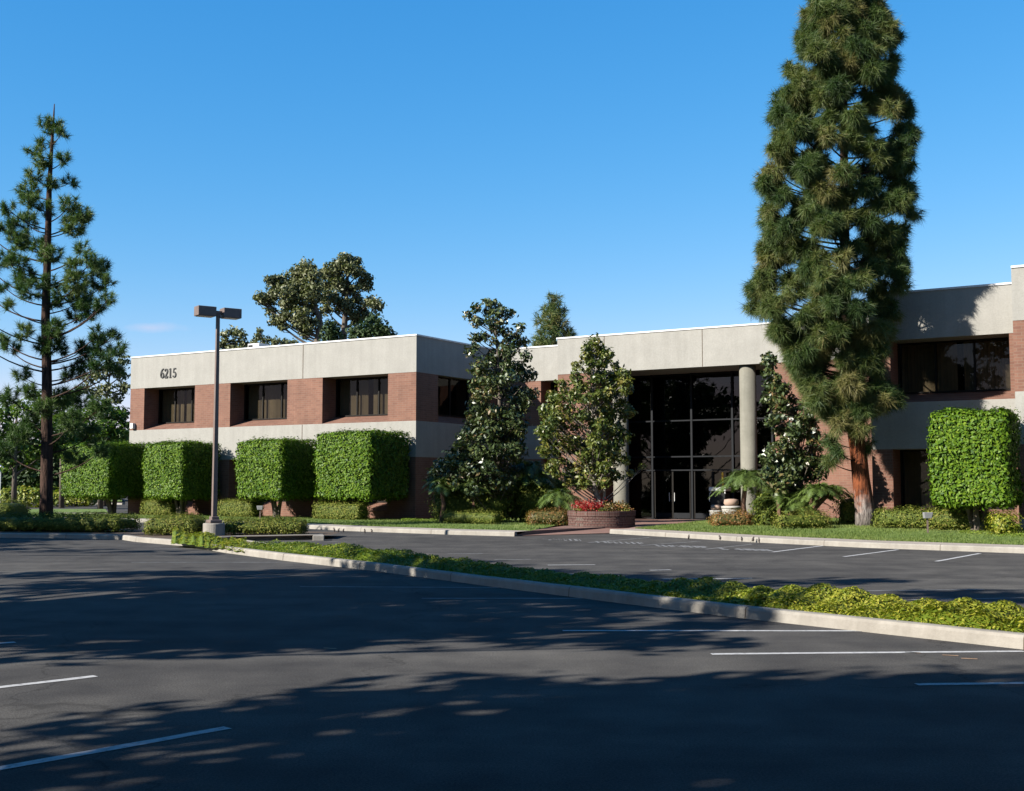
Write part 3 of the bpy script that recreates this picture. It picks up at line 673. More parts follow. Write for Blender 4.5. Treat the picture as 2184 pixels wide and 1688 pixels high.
def blades(name, label, a, b, zA, zB, n, h, matn='grass', tmax=1.0):
    i = rng.random(n) * (len(a) - 1); k = i.astype(int); f = (i - k)[:, None]
    A_ = a[k] * (1 - f) + a[np.minimum(k + 1, len(a) - 1)] * f; B_ = b[k] * (1 - f) + b[np.minimum(k + 1, len(b) - 1)] * f
    t = (rng.random(n) ** 1.3 * tmax)[:, None]; p = A_ * (1 - t) + B_ * t; z = zA * (1 - t[:, 0]) + zB * t[:, 0]
    P = np.stack([p[:, 0], p[:, 1], z - 0.01], 1); d = unit(rdir(n) * 0.5 + np.array((0, 0, 1.0))); s_ = unit(np.cross(d, rdir(n))) * 0.012
    V = np.stack([P - s_, P + s_, P + d * (h * (0.5 + rng.random((n, 1))))], 1)
    T = np.clip(0.5 + 0.2 * np.sin(P[:, 0] * 0.8 + P[:, 1] * 0.6) + 0.2 * rng.normal(size=n), 0, 1)
    return tag(link(name, fast_mesh(name, V, 3, M[matn], T)), label, 'grass', kind='stuff')
blades('grass', 'short mown grass on the lawn left of the paving', la[8:], lb[8:], 0.152, 0.10, 60000, 0.06)
blades('grass', 'short mown grass on the lawn right of the paving', ra[:32], rb[:32], 0.154, 0.36, 70000, 0.06)

# ------------------------------------------------------------------ building
B = empty('office_building', world(uA, vA), 'two storey office building with concrete bands, red brick and a glass entrance', 'building', rz=-ANG)
def lu(u): return u - uA
def lv(v): return v - vA
DEP = 1.15
def window(u0, u1, v0, z0, z1, side=False, nm=3, blinds=True, seed=0, dep=DEP):
    """recessed window; v0 is the wall face. Sloped brick sill, frame, glass and vertical blinds"""
    m = MB(); fz = 0.38; yb = v0 + dep
    def pt(a, b, z): return (b, a, z) if side else (a, b, z)
    if side:   # the wall faces +u : u0..u1 are v coordinates, v0 is the u of the wall face, going inward = -u
        yb = v0 - dep
    S = MB(); q = [pt(u0, v0 - 0.003 if not side else v0 + .003, z0), pt(u1, v0 - 0.003 if not side else v0 + .003, z0), pt(u1, yb, z0 + fz), pt(u0, yb, z0 + fz), pt(u0, yb, z0), pt(u1, yb, z0)]
    S.add(q, [(0, 1, 2, 3), (0, 3, 4), (1, 5, 2), (2, 5, 4, 3), (0, 4, 5, 1)])
    W = empty('window', (0, 0, 0), None, None); W.parent = B
    S.build('sill', M['brick'], W)
    zb = z0 + fz; f = 0.06; fr = MB()
    def bx(a0, a1, b0, b1, c0, c1):
        if side: fr.box(min(b0, b1), max(b0, b1), a0, a1, c0, c1)
        else: fr.box(a0, a1, b0, b1, c0, c1)
    sg = -1 if side else 1
    y0, y1 = yb - sg * 0.08, yb + sg * 0.02
    bx(u0, u0 + f, y0, y1, zb, z1); bx(u1 - f, u1, y0, y1, zb, z1); bx(u0 + f, u1 - f, y0, y1, zb, zb + f); bx(u0 + f, u1 - f, y0, y1, z1 - f, z1)
    for i in range(1, nm):
        a = u0 + (u1 - u0) * i / nm; bx(a - 0.035, a + 0.035, y0, y1, zb + f, z1 - f)
    fr.build('window_frame', M['frame'], W)
    gm = MB(); yg = yb - sg * 0.03
    gm.add([pt(u0 + f, yg, zb + f), pt(u1 - f, yg, zb + f), pt(u1 - f, yg, z1 - f), pt(u0 + f, yg, z1 - f)], [(0, 1, 2, 3)])
    gm.build('pane', M['glass'], W)
    if blinds:
        bm = MB(); x = u0 + 0.1; rr = random.Random(seed); gapc = u0 + (u1 - u0) * rr.uniform(0.45, 0.62)
        while x < u1 - 0.16:
            if not (abs(x - gapc) < 0.13):
                yy = yb + sg * (0.16 + rr.uniform(-0.008, 0.008)); tw = sg * rr.uniform(0.012, 0.045)
                bm.add([pt(x, yy - tw, zb + .05), pt(x + 0.105, yy + tw, zb + .05), pt(x + 0.105, yy + tw, z1 - .02), pt(x, yy - tw, z1 - .02)], [(0, 1, 2, 3)])
            x += 0.115
        bm.build('blind', M['blind'], W)
    # dark room lining behind the blinds
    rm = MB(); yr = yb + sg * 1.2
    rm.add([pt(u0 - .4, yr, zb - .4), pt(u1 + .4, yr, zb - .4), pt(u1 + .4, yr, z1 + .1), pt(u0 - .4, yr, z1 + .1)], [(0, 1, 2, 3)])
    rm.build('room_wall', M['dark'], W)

def bpart(nm, *b, mat='brick'):
    m = MB(); m.box(*b); return m.build(nm, M[mat], B)

def facade(u0, u1, v0, ups, lows, joints=(), dep=DEP, right_end=True, seed=0, top=Z4, win=True):
    """front wall facing -v with bands; ups/lows are opening intervals in u"""
    y0, y1 = lv(v0), lv(v0) + dep
    for z0, z1, ops in ((-0.1, Z1, lows), (Z2, Z3, ups)):
        x = u0
        for a, b in sorted(ops):
            bpart('brick_wall', lu(x), lu(a), y0, y1, z0, z1)
            if z0 < 0: bpart('brick_wall', lu(a), lu(b), y0, y1, z0, 0.45)
            x = b
        bpart('brick_wall', lu(x), lu(u1), y0, y1, z0, z1)
    for z0, z1 in ((Z1, Z2), (Z3, top)):
        c = MB(); c.box(lu(u0) - (0.0), lu(u1) + 0.012, y0 - 0.012, y1, z0, z1); band = c.build('concrete_band', M['concrete'], B)
        for j in joints:
            jm = MB(); jm.box(lu(j) - 0.02, lu(j) + 0.02, y0 - 0.016, y0 - 0.010, z0 + .01, z1 - .01); jm.build('joint', M['soil'], band)
    cp = MB(); cp.box(lu(u0) - 0.0, lu(u1) + 0.05, y0 - 0.05, y1, top, top + 0.07); cp.build('coping', M['flash'], B)
    if win:
        for i, (a, b) in enumerate(sorted(ups)): window(lu(a), lu(b), y0, Z2, Z3, nm=3, seed=seed + i, dep=dep - 0.06)
        for i, (a, b) in enumerate(sorted(lows)): window(lu(a), lu(b), y0, 0.45, Z1, nm=3, seed=seed + 20 + i, dep=dep - 0.06)

opsA = [(U(a, vA), U(b, vA)) for a, b in ((306.5, 414.5), (490, 612), (687, 827))]
facade(uAL, uA, vA, opsA, opsA, joints=(U(645, vA),), seed=1)
# side return of the left block, facing +u
x0, x1 = -DEP, 0.0
sv0, sv1 = Vat(934, uA), vB + 0.2
ya, yb_ = lv(vA) + DEP, lv(vB)
for z0, z1 in ((-0.1, Z1), (Z2, Z3)):
    bpart('brick_wall', x0, x1, ya, lv(sv0), z0, z1)
    if lv(sv0) + 3.3 < yb_: bpart('brick_wall', x0, x1, lv(sv0) + 3.3, yb_, z0, z1)
bpart('brick_wall', x0, x1, lv(sv0), min(lv(sv0) + 3.3, yb_), -0.1, 0.45)
for z0, z1 in ((Z1, Z2), (Z3, Z4)):
    c = MB(); c.box(x0, 0.012, ya, yb_, z0, z1); c.build('concrete_band', M['concrete'], B)
c = MB(); c.box(x0, 0.05, ya, yb_, Z4, Z4 + .07); c.build('coping', M['flash'], B)
window(lv(sv0), min(lv(sv0) + 3.3, yb_), 0.0, Z2, Z3, side=True, nm=2, blinds=False, dep=0.5)
window(lv(sv0), min(lv(sv0) + 3.3, yb_), 0.0, 0.45, Z1, side=True, nm=2, blinds=False, dep=0.5)
# recessed link
facade(uA + 0.012, uP, vB, [(uA + 2.6, uA + 5.6)], [(uA + 2.6, uA + 5.6)], seed=5)
# entrance block
oL, oR = U(1266, vP), U(1653, vP)
y0 = lv(vP)
bpart('brick_wall', lu(uP), lu(oL), y0, y0 + 4.0, -0.1, Z3); bpart('brick_wall', lu(oR), lu(uW) + 1.0, y0, y0 + 4.0, -0.1, Z3)
c = MB(); c.box(lu(uP) - 0.012, lu(uW) + 1.0, y0 - 0.012, y0 + 4.0, Z3, Z4); fas = c.build('concrete_band', M['concrete'], B)
for px in (1290, 1500, 1700):
    jm = MB(); j = lu(U(px, vP)); jm.box(j - .015, j + .015, y0 - 0.016, y0 - .010, Z3 + .01, Z4 - .01); jm.build('joint', M['soil'], fas)
c = MB(); c.box(lu(uP) - .05, lu(uW) + 1.0, y0 - 0.05, y0 + 4.0, Z4, Z4 + 0.07); c.build('coping', M['flash'], B)
for px in (1324, 1596):
    uc = U(px, vP + 0.5); m = MB(); m.lathe([(0.38, -0.1), (0.36, 0.0), (0.36, Z3 - 0.001)], (lu(uc), y0 + 0.5, 0), 36); m.build('column', M['column'], B, smooth=True)
# glazed entrance wall
E = empty('entrance_glazing', (0, 0, 0), None, None); E.parent = B
vG = vP + 2.6; yg = lv(vG)
gl = MB(); gl.add([(lu(oL), yg, 0.03), (lu(oR), yg, 0.03), (lu(oR), yg, Z3), (lu(oL), yg, Z3)], [(0, 1, 2, 3)]); gl.build('pane', M['glass2'], E)
mu_ = MB(); us = [U(p, vG) for p in (1310, 1392, 1476, 1563, 1648)]
zr = [0.06, 2.35, 2.98, 4.67, Z3 - 0.06]
for uu in us: mu_.box(lu(uu) - 0.045, lu(uu) + 0.045, yg - 0.10, yg + 0.05, 0.03, Z3)
for z in zr: mu_.box(lu(oL), lu(oR), yg - 0.085, yg + 0.04, z - 0.03, z + 0.03)
mu_.build('mullion_frame', M['mull'], E)
for ua_, ub_ in ((us[1], us[2]), (us[2], us[3])):
    d = empty('door', (0, 0, 0), None, None); d.parent = E
    dm = MB(); a, b = lu(ua_) + 0.09, lu(ub_) - 0.09; mid = (a + b) / 2
    for x in (a, mid - 0.05, mid + 0.005, b - 0.05): dm.box(x, x + 0.05, yg - 0.06, yg - .005, 0.12, 2.28)
    dm.build('door_frame', M['frame'], d)
    for s0, s1 in ((a + .05, mid - .055), (mid + .06, b - .055)):
        k = MB(); k.box(s0, s1, yg - 0.055, yg - .01, 0.12, 0.36); k.build('kick_rail', M['mull'], d)
    
    for s_ in (-.13, .13): h = MB(); h.tube([(mid + s_, yg - .12, 0.9), (mid + s_, yg - .12, 1.3)], [.016, .016], 8); h.build('handle', M['flash'], d)
def notice(px, py, wpx, hpx):
    uu = U(px, vG, py); p = world(uu, vG); z = at(px, py, p[1])[2]; k = mper(p[1]); m = MB()
    m.box(lu(uu) - wpx * k / 2, lu(uu) + wpx * k / 2, yg - 0.012, yg - 0.006, z - hpx * k / 2, z + hpx * k / 2); m.build('notice', M['white'], E)
notice(1435, 1042, 4, 10); notice(1435, 1065, 6, 17); notice(1436, 1021, 0.01, 0.01) if False else None
# lobby behind the glass
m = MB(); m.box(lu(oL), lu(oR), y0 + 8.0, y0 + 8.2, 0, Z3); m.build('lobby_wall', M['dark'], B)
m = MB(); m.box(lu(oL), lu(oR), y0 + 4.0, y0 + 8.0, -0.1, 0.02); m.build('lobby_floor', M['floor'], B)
# right wing
wl_, wr_ = U(1902, vW), U(2158, vW)
facade(uW, uF + 0.5, vW, [(wl_, wr_)], [(wl_, wr_)], joints=(), seed=9, dep=1.3)
# nearest block at the right edge of the picture
facade(uF, uF + 14, vF, [(uF + 3.0, uF + 6.4)], [(uF + 3.0, uF + 6.4)], seed=12, dep=DEP)
m = MB(); m.box(lu(uF), lu(uF + 14), lv(vF) - 0.02, lv(vF) + 0.4, -0.1, 0.62); m.build('plinth', M['concrete'], B)
sb = MB()
for z0, z1, mm in ((-0.1, Z1, 'brick'), (Z1, Z2, 'concrete'), (Z2, Z3, 'brick'), (Z3, Z4, 'concrete')):
    q = MB(); q.box(lu(uF), lu(uF) + 0.5, lv(vF) + DEP, lv(vW), z0, z1); q.build('brick_wall' if mm == 'brick' else 'concrete_band', M[mm], B)
# roof deck, rear wall and end walls close the volumes
for b in ((lu(uAL) + .1, lu(uF) + 13.9, lv(vB) + 1.3, lv(vB) + 18), (lu(uAL) + .1, -0.1, lv(vA) + DEP, lv(vB) + 1.3), (lu(uP), lu(uF) + 13.9, lv(vP) + 4.0, lv(vB) + 1.3), (lu(uW) + 1.0, lu(uF) + 13.9, lv(vW) + 1.3, lv(vP) + 4.0)):
    bpart('roof', *b, 8.0, 8.12, mat='roof')
for b in ((lu(uAL), lu(uF) + 14, lv(vB) + 18, lv(vB) + 18.4), (lu(uAL), lu(uAL) + .4, lv(vA) + DEP, lv(vB) + 18), (lu(uF) + 13.6, lu(uF) + 14, lv(vF) + DEP, lv(vB) + 18), (lu(uW) + .2, lu(uW) + .6, lv(vW) + 1.3, lv(vP) + 0.2)):
    bpart('rear_wall', *b, -0.1, Z4, mat='concrete')
# small junction lamp on the left brick corner
m = MB(); p = lu(U(286, vA)); m.box(p - .12, p + .12, lv(vA) - .2, lv(vA) - .002, 4.7, 5.0); m.build('wall_lamp', M['white'], B, bevel=.02)
# house number 6215: thick and thin strokes like a roman face
def stroke(m, pts, ws, y, dx, dz, sc):
    P = [np.array(p) for p in pts]; n = len(P); L = []; R = []
    for i in range(n):
        t = P[min(i + 1, n - 1)] - P[max(i - 1, 0)]; t = t / np.linalg.norm(t); nn = np.array((-t[1], t[0])) * ws[i] / 2; L.append(P[i] + nn); R.append(P[i] - nn)
    vs = []
    for a, b in zip(L, R):
        for q in (a, b):
            for yy in (y - 0.04, y): vs.append((dx + q[0] * sc, yy, dz + q[1] * sc))
    fs = []
    for i in range(n - 1):
        k = 4 * i; fs += [(k, k + 2, k + 6, k + 4), (k, k + 4, k + 5, k + 1), (k + 2, k + 3, k + 7, k + 6)]
    fs += [(0, 1, 3, 2), (4 * n - 4, 4 * n - 2, 4 * n - 1, 4 * n - 3)]
    m.add(vs, fs)
def arc(cx, cy, rx, ry, a0, a1, n=20): return [(cx + rx * math.cos(a0 + (a1 - a0) * i / n), cy + ry * math.sin(a0 + (a1 - a0) * i / n)) for i in range(n + 1)]
def wv_(pts, thin, thick): 
    o = []
    for i in range(len(pts)):
        a, b = pts[max(i - 1, 0)], pts[min(i + 1, len(pts) - 1)]; d = math.hypot(b[0] - a[0], b[1] - a[1]) or 1; o.append(thin + (thick - thin) * abs(b[1] - a[1]) / d)
    return o
def digit(ch, dx, dz, sc):
    m = MB(); y = lv(vA) - 0.014; tn, tk = 0.06, 0.15
    def st(p, w_=None): stroke(m, p, w_ or wv_(p, tn, tk), y, dx, dz, sc)
    if ch == '6': st(arc(.27, .31, .19, .26, 0, 2 * PI, 28)); st(arc(.50, .36, .42, .62, PI * 0.52, PI * 1.05, 16))
    if ch == '2': st(arc(.25, .72, .18, .22, PI * 1.0, -PI * 0.12, 18) + [(.30, .42), (.08, .07)]); st([(.04, .06), (.47, .06)], [.13, .13]); st([(.455, .05), (.49, .22)], [.05, .05])
    if ch == '1': st([(.25, .02), (.25, .98)], [tk, tk]); st([(.10, .03), (.40, .03)], [.05, .05]); st([(.08, .84), (.25, .95)], [.05, .07])
    if ch == '5': st(arc(.22, .32, .21, .27, PI * 0.72, -PI * 0.85, 24)); st([(.10, .50), (.16, .96)], [.07, .07]); st([(.14, .93), (.45, .93)], [.12, .12])
    return m.build('number_' + {'6': 'six', '2': 'two', '1': 'one', '5': 'five'}[ch], M['black'], B)
n0, n1 = lu(U(343, vA, 800)), lu(U(378, vA, 800)); pz = at(345, 807.5, world(U(345, vA), vA)[1])[2]; ph = at(345, 786.5, world(U(345, vA), vA)[1])[2] - pz
for i, ch in enumerate('6215'): digit(ch, n0 + (n1 - n0) * i / 4, pz, ph * 0.98)

# rooftop unit
def roofpt(px, py, vv): 
    u_ = U(px, vv, py); p = world(u_, vv); return np.array((p[0], p[1], at(px, py, p[1])[2]))
ra_ = roofpt(551, 752, 48.0)
R = empty('rooftop_unit', (ra_[0], ra_[1], 8.12), 'small white ventilation unit on the roof behind the parapet', 'roof vent', rz=-ANG)
m = MB(); hh = roofpt(551, 734.5, 48)[2] - 8.12; m.box(-.42, .42, -.4, .4, 0, hh); m.build('casing', M['white'], R, bevel=.02)
m = MB(); m.box(-.36, -.05, -.42, -.404, hh - .42, hh - .08); m.build('grille', M['dark'], R)

# ------------------------------------------------------------------ lamp post
lp = gr(456, 1141, 0.15)
Lm = empty('parking_lamp', lp, 'brown twin headed parking lot lamp on a round concrete base', 'lamp post')
dirL = np.array((0.82, 0.572)); nrmL = np.array((-dirL[1], dirL[0]))
m = MB(); m.lathe([(0.33, -0.1), (0.33, 0.33), (0.315, 0.355), (0.0, 0.36)], (0, 0, 0), 32); m.build('base', M['kerb'], Lm)
m = MB(); m.obox((0, 0, 0.41), dirL, (0.19, 0.19), 0.05); m.obox((0, 0, .5), dirL, (.12, .12), .06); m.build('base_cover', M['lamp'], Lm, bevel=.02)
HT = at(463, 657, lp[1])[2] - 0.15
m = MB(); nv = np.array((*nrmL, 0)); dv = np.array((*dirL, 0))
q = [dv * i * w_ + nv * j * w_ + np.array((0, 0, z_)) for z_, w_ in ((.36, .072), (HT - .2, .05)) for i, j in ((-1, -1), (1, -1), (1, 1), (-1, 1))]
m.add(q, [(0, 3, 2, 1), (4, 5, 6, 7), (0, 1, 5, 4), (1, 2, 6, 5), (2, 3, 7, 6), (3, 0, 4, 7)]); m.build('pole', M['lamp'], Lm, bevel=.008)
m = MB(); m.obox((0, 0, HT - .15), dirL, (0.2, 0.05), 0.05); m.build('arm', M['lamp'], Lm, bevel=.008)
for sgn in (-1, 1):
    m = MB(); cc = dirL * sgn * 0.41; m.obox((cc[0], cc[1], HT - 0.15), dirL, (0.29, 0.20), 0.15); h = m.build('lamp_head', M['lamp'], Lm, bevel=.015)
    m = MB(); m.obox((cc[0], cc[1], HT - 0.306), dirL, (0.24, 0.16), 0.006); m.build('lens', M['lens'], h)

# ------------------------------------------------------------------ clipped cube trees
def cube_tree(label, px0, px1, pxr, ytop, ybot, trunk_px, ybase, Y, zg, trunkx=None, lean=0.0, n=9000, rzx=0.0, twoface=True, sx_=None, sy_=None):
    zt = at((px0 + px1) / 2, ytop, Y)[2]; zb = at((px0 + px1) / 2, ybot, Y)[2]
    p = at(trunk_px, ybase, Y); base = np.array((p[0], p[1], zg))
    root = empty('box_tree', base, label, 'clipped tree', 'clipped box shaped trees along the facades')
    me = clipped((sx_, sy_, zt - zb), 0.16, int(n * 1.75), 0.115, 'ficus', 0.11, -ANG, 0.5, 'crown', 0.45)
    o = link('crown', me, root, (lean, 0, zb - zg))
    m = MB()
    for k in range(4):
        a = k * 1.7 + trunk_px; e = np.array((math.cos(a) * .45 + lean, math.sin(a) * .45, zb - zg + .35)); s0 = np.array((math.cos(a) * .07, math.sin(a) * .07, -.1))
        m.tube(bez(s0, (s0 + e) / 2 * np.array((.5, .5, 1)), e, 6), np.linspace(.12, .06, 6), 7)
    m.build('trunk', M['greybark'], root, True)
    return root
cube_tree('large clipped box tree nearest the building corner, right of three others', 662, 864, 0, 926, 1062, 772, 1108, 53.3, 0.09, sx_=3.1, sy_=2.9, n=13000)
cube_tree('clipped box tree right of the lamp pole, second from the building corner', 498, 665, 0, 943, 1062, 590, 1106, 56.0, 0.09, sx_=2.8, sy_=2.6, n=11000)
cube_tree('clipped box tree directly left of the lamp pole', 306, 450, 0, 948, 1062, 385, 1102, 59.4, 0.08, sx_=2.7, sy_=2.5, n=11000)
cube_tree('clipped box tree beyond the corner, nearest the young pine', 130, 305, 0, 950, 1060, 240, 1101, 62.0, 0.05, sx_=3.6, sy_=3.3, n=12000, lean=-0.2)
cube_tree('glossy clipped box tree standing before the right wing', 2000, 2170, 0, 884, 1076, 2084, 1132, 36.2, 0.24, sx_=2.15, sy_=2.2, n=14000)

# ------------------------------------------------------------------ low hedges and shrubs
def hedge_px(label, x0, x1, yt, yb, Y, matn, depth=0.8, n=5200, leaf=0.07, r=0.22, zg=None, group=None, rz=-ANG, name='hedge', cat='hedge', rough=0.1, tint=0.45):
    k = mper(Y); c = at((x0 + x1) / 2, yb, Y); zt = at((x0 + x1) / 2, yt, Y)[2]; z0 = zg if zg is not None else c[2]
    width = (x1 - x0) * k / (math.cos(rz) + 0.12 if rz else 1.0)
    return shrub(name, label, cat, (c[0], c[1], z0), (width, depth, max(.15, zt - z0)), matn, r, n, leaf, rz, group, rough, tint)
G1 = 'low clipped hedges under the windows'
hedge_px('low clipped hedge under the window nearest the building corner', 666, 790, 1072, 1109, 52.6, 'hedge', 0.9, zg=.08, group=G1)
hedge_px('low clipped hedge right of the lamp pole with a floodlight before it', 462, 562, 1067, 1104, 56.6, 'hedge', 0.9, zg=.08, group=G1)
hedge_px('low clipped hedge between the two clipped trees left of the lamp pole', 300, 388, 1066, 1102, 60.0, 'hedge', 0.9, zg=.08, group=G1)
hedge_px('rounded hedge on the island touching the lamp base from the left', 318, 432, 1103, 1147, 36.6, 'hedge', 1.3, n=5000, leaf=.06, r=.3, zg=.13, rz=0, tint=.5)
hedge_px('rounded hedge on the island right of the lamp base', 478, 650, 1111, 1152, 37.0, 'hedge', 1.1, n=6500, leaf=.06, r=.28, zg=.13, rz=0, tint=.5)
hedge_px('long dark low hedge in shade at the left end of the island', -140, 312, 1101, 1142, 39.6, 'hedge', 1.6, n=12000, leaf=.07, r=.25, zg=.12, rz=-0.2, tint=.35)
hedge_px('dark rounded bush at the left edge beside the young pine', -40, 48, 1070, 1104, 47, 'hedge', 2.0, n=2500, leaf=.08, r=.5, zg=.1, rz=0, name='bush', cat='bush', tint=.3)
hedge_px('low dark green hedge edging the bed left of the brick planter', 938, 1075, 1091, 1107, 46.5, 'hedge', 0.7, n=2200, zg=.12, leaf=.06)
hedge_px('bronze tipped hedge touching the left side of the brick planter', 1126, 1212, 1089, 1112, 45.6, 'redhedge', 0.9, n=2600, zg=.12, r=.25, leaf=.06, rz=0)
hedge_px('rust coloured rounded shrub in front of the white pots', 1518, 1602, 1094, 1118, 42.0, 'redhedge', 1.0, n=2600, zg=.18, r=.4, leaf=.06, rz=0, name='bush', cat='bush', tint=.6)
hedge_px('low mixed shrub between the rust shrub and the tall pine', 1655, 1768, 1096, 1122, 39.0, 'hedge', 0.8, n=2600, zg=.24, r=.35, leaf=.06, rz=0, name='bush', cat='bush', tint=.55, rough=.16)
hedge_px('loose yellowish shrub at the left foot of the tall pine', 1790, 1835, 1060, 1116, 41.2, 'hedge', 1.0, n=1800, zg=.28, r=.3, leaf=.08, rz=0, name='bush', cat='bush', rough=.2, tint=.6)
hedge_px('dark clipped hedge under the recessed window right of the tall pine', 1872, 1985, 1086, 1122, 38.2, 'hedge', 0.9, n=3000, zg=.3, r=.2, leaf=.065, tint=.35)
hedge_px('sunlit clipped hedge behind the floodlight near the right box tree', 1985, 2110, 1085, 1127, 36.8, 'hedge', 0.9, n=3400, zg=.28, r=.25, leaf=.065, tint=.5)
hedge_px('small yellow green bush beside the plinth of the nearest block', 2116, 2166, 1098, 1136, 34.4, 'cover', 0.7, n=1600, zg=.2, r=.3, leaf=.08, rz=0, name='bush', cat='bush', rough=.16, tint=.5)
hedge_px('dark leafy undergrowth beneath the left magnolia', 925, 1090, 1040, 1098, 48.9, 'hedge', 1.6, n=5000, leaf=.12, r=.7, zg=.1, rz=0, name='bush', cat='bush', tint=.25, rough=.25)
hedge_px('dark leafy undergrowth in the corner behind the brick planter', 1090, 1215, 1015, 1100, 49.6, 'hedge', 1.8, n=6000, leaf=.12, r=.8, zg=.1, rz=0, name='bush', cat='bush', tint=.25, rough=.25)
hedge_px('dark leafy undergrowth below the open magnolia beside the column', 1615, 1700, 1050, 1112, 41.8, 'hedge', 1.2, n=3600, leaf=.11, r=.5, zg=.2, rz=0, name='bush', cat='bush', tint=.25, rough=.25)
# lime groundcover patches
def patch(label, pts_front, pts_back, z, n, size=0.07, matn='cover2', hmax=.1, tint=.5):
    A = [gr(*p, z)[:2] for p in pts_front]; Bk = [gr(*p, z)[:2] for p in pts_back]
    cover('groundcover', label, A, Bk, n, size, matn, z - 0.02, hmax, tint=tint)
patch('lime green groundcover bed in front of the left magnolia', [(850, 1112), (960, 1113), (1085, 1114)], [(870, 1106), (965, 1106), (1085, 1107)], .14, 5000)
patch('lime green groundcover at the foot of the right column', [(1610, 1124), (1690, 1127)], [(1612, 1115), (1690, 1118)], .22, 3500)
patch('lime green groundcover under the right box tree', [(2045, 1142), (2120, 1146), (2184, 1148)], [(2050, 1129), (2120, 1133), (2184, 1136)], .22, 4500)
patch('yellow green groundcover at the kerb in front of the lamp base', [(365, 1156), (430, 1161), (520, 1172)], [(372, 1142), (432, 1146), (530, 1158)], .15, 7000, .06, 'cover', .3, .5)

# ------------------------------------------------------------------ pines
Yp = 40.2
tr = [at(x, y, Yp) for x, y in ((1849, 1123), (1845, 1090), (1836, 1020), (1830, 960), (1816, 860), (1806, 760), (1802, 600), (1800, 300), (1799, 0), (1800, -150))]
tr[0][2] = min(tr[0][2], .26)
prof = [(-150, 1785, 1815), (-100, 1762, 1845), (-50, 1738, 1868), (0, 1716, 1890), (60, 1692, 1924), (130, 1667, 1934), (180, 1668, 1912), (215, 1625, 1962), (270, 1634, 1968), (330, 1628, 1966), (380, 1594, 1960), (440, 1612, 1968), (500, 1602, 1940), (560, 1606, 1950), (600, 1588, 1950), (640, 1577, 1940), (680, 1604, 1936), (720, 1642, 1928), (760, 1664, 1905), (800, 1684, 1902), (845, 1696, 1925), (890, 1755, 1860), (950, 1775, 1850)]
ys = [p[0] for p in prof]; cl = []
kk = mper(Yp)
def big_clump(y, fr, dy, r):
    l = np.interp(y, ys, [p[1] for p in prof]); rr = np.interp(y, ys, [p[2] for p in prof]); x = l + (rr - l) * (fr + 1) / 2
    half = (rr - l) / 2; shr = (r * 0.9 + .16) / kk
    x = (min(max(x, l + shr), rr - shr) if rr - l > 2 * shr else (l + rr) / 2) + rng.normal() * 7
    c = at(x, y, Yp + dy * half * kk * .78); cl.append((c, r))
yy = -140
while yy < 870:
    for k in range(16):
        a = rng.random() * 2 * PI; rad = math.sqrt(rng.random()) * 0.75 + 0.25
        big_clump(yy + rng.normal() * 12, math.cos(a) * rad, math.sin(a) * rad, rng.uniform(0.36, 0.6) * (0.75 if yy < 0 else 1.0))
    for _ in range(2): big_clump(yy + rng.normal() * 14, rng.uniform(-.35, .35), rng.uniform(-.7, -.25), rng.uniform(.36, .55))
    for sd in (-1, 1): big_clump(yy + rng.normal() * 8, sd, rng.uniform(-.5, .2), rng.uniform(0.32, 0.5))
    yy += 42
for x, y, r in ((1790, 900, .5), (1775, 940, .4), (1835, 910, .45), (1850, 950, .35), (1790, 965, .35), (1840, 870, .5), (1912, 850, .4), (1772, 985, .32)): cl.append((at(x, y, Yp - 0.4 + rng.normal() * .3), r))
pine('pine_tree', 'very tall dense pine with a reddish trunk rising before the building', tr, [.40, .33, .29, .28, .25, .22, .18, .13, .07, .03], cl, M['pine'], M['pinebark'], per_r2=105, k=72, length=.36, width=.0092, limb=.04, up=.45, droop=.75, spread=.95, cut=5, skip=3, core=.62)

Yl = 41.0
def c1(x, y): return (x * .35, 169 + y * .35)
tr = [at(x, y, Yl) for x, y in ((98, 1131), (99, 1060), (100, 960), (100, 800), (97, 680), (101, 560), (105, 400), (110, 320), (114, 260), (116, 222))]; tr[0][2] = .12
lst = [(330, 260, 30), (265, 270, 25), (325, 310, 45), (375, 325, 30), (280, 390, 35), (200, 435, 40), (265, 500, 55), (390, 490, 45), (205, 590, 45), (300, 640, 42), (425, 630, 40), (180, 680, 65), (170, 750, 60), (55, 795, 48), (290, 800, 50), (420, 770, 60), (500, 830, 65), (450, 900, 80), (160, 870, 65), (60, 920, 65), (120, 990, 80), (240, 1010, 65), (310, 1060, 75), (30, 1100, 60), (100, 1120, 60), (160, 1220, 75), (180, 1290, 65), (20, 1260, 40), (60, 1390, 40), (300, 1250, 55), (380, 1310, 55), (330, 1370, 45), (510, 1040, 40), (560, 1110, 60), (460, 1150, 60), (600, 1150, 60), (480, 1240, 75), (600, 1230, 65), (660, 1240, 35), (500, 1340, 75), (550, 1400, 75), (460, 1430, 55), (660, 1340, 40), (620, 1370, 40), (140, 1540, 55), (300, 1560, 75), (330, 1520, 55), (20, 1580, 40), (60, 1640, 50), (370, 1640, 50), (590, 1560, 45), (680, 1570, 45), (520, 1640, 55), (620, 1640, 75), (720, 1650, 45), (280, 1640, 55), (-60, 1150, 60), (-80, 1300, 60), (-60, 950, 50), (-100, 1450, 70), (-120, 1600, 70)]
cl = []; kk = mper(Yl)
for x, y, r in lst:
    px, py = c1(x, y); spread_ = 0.5 * abs(px - 103) * kk + 0.25
    cl.append((at(px, py, Yl + rng.uniform(-1, 1) * spread_), max(.22, r * .37 * kk)))
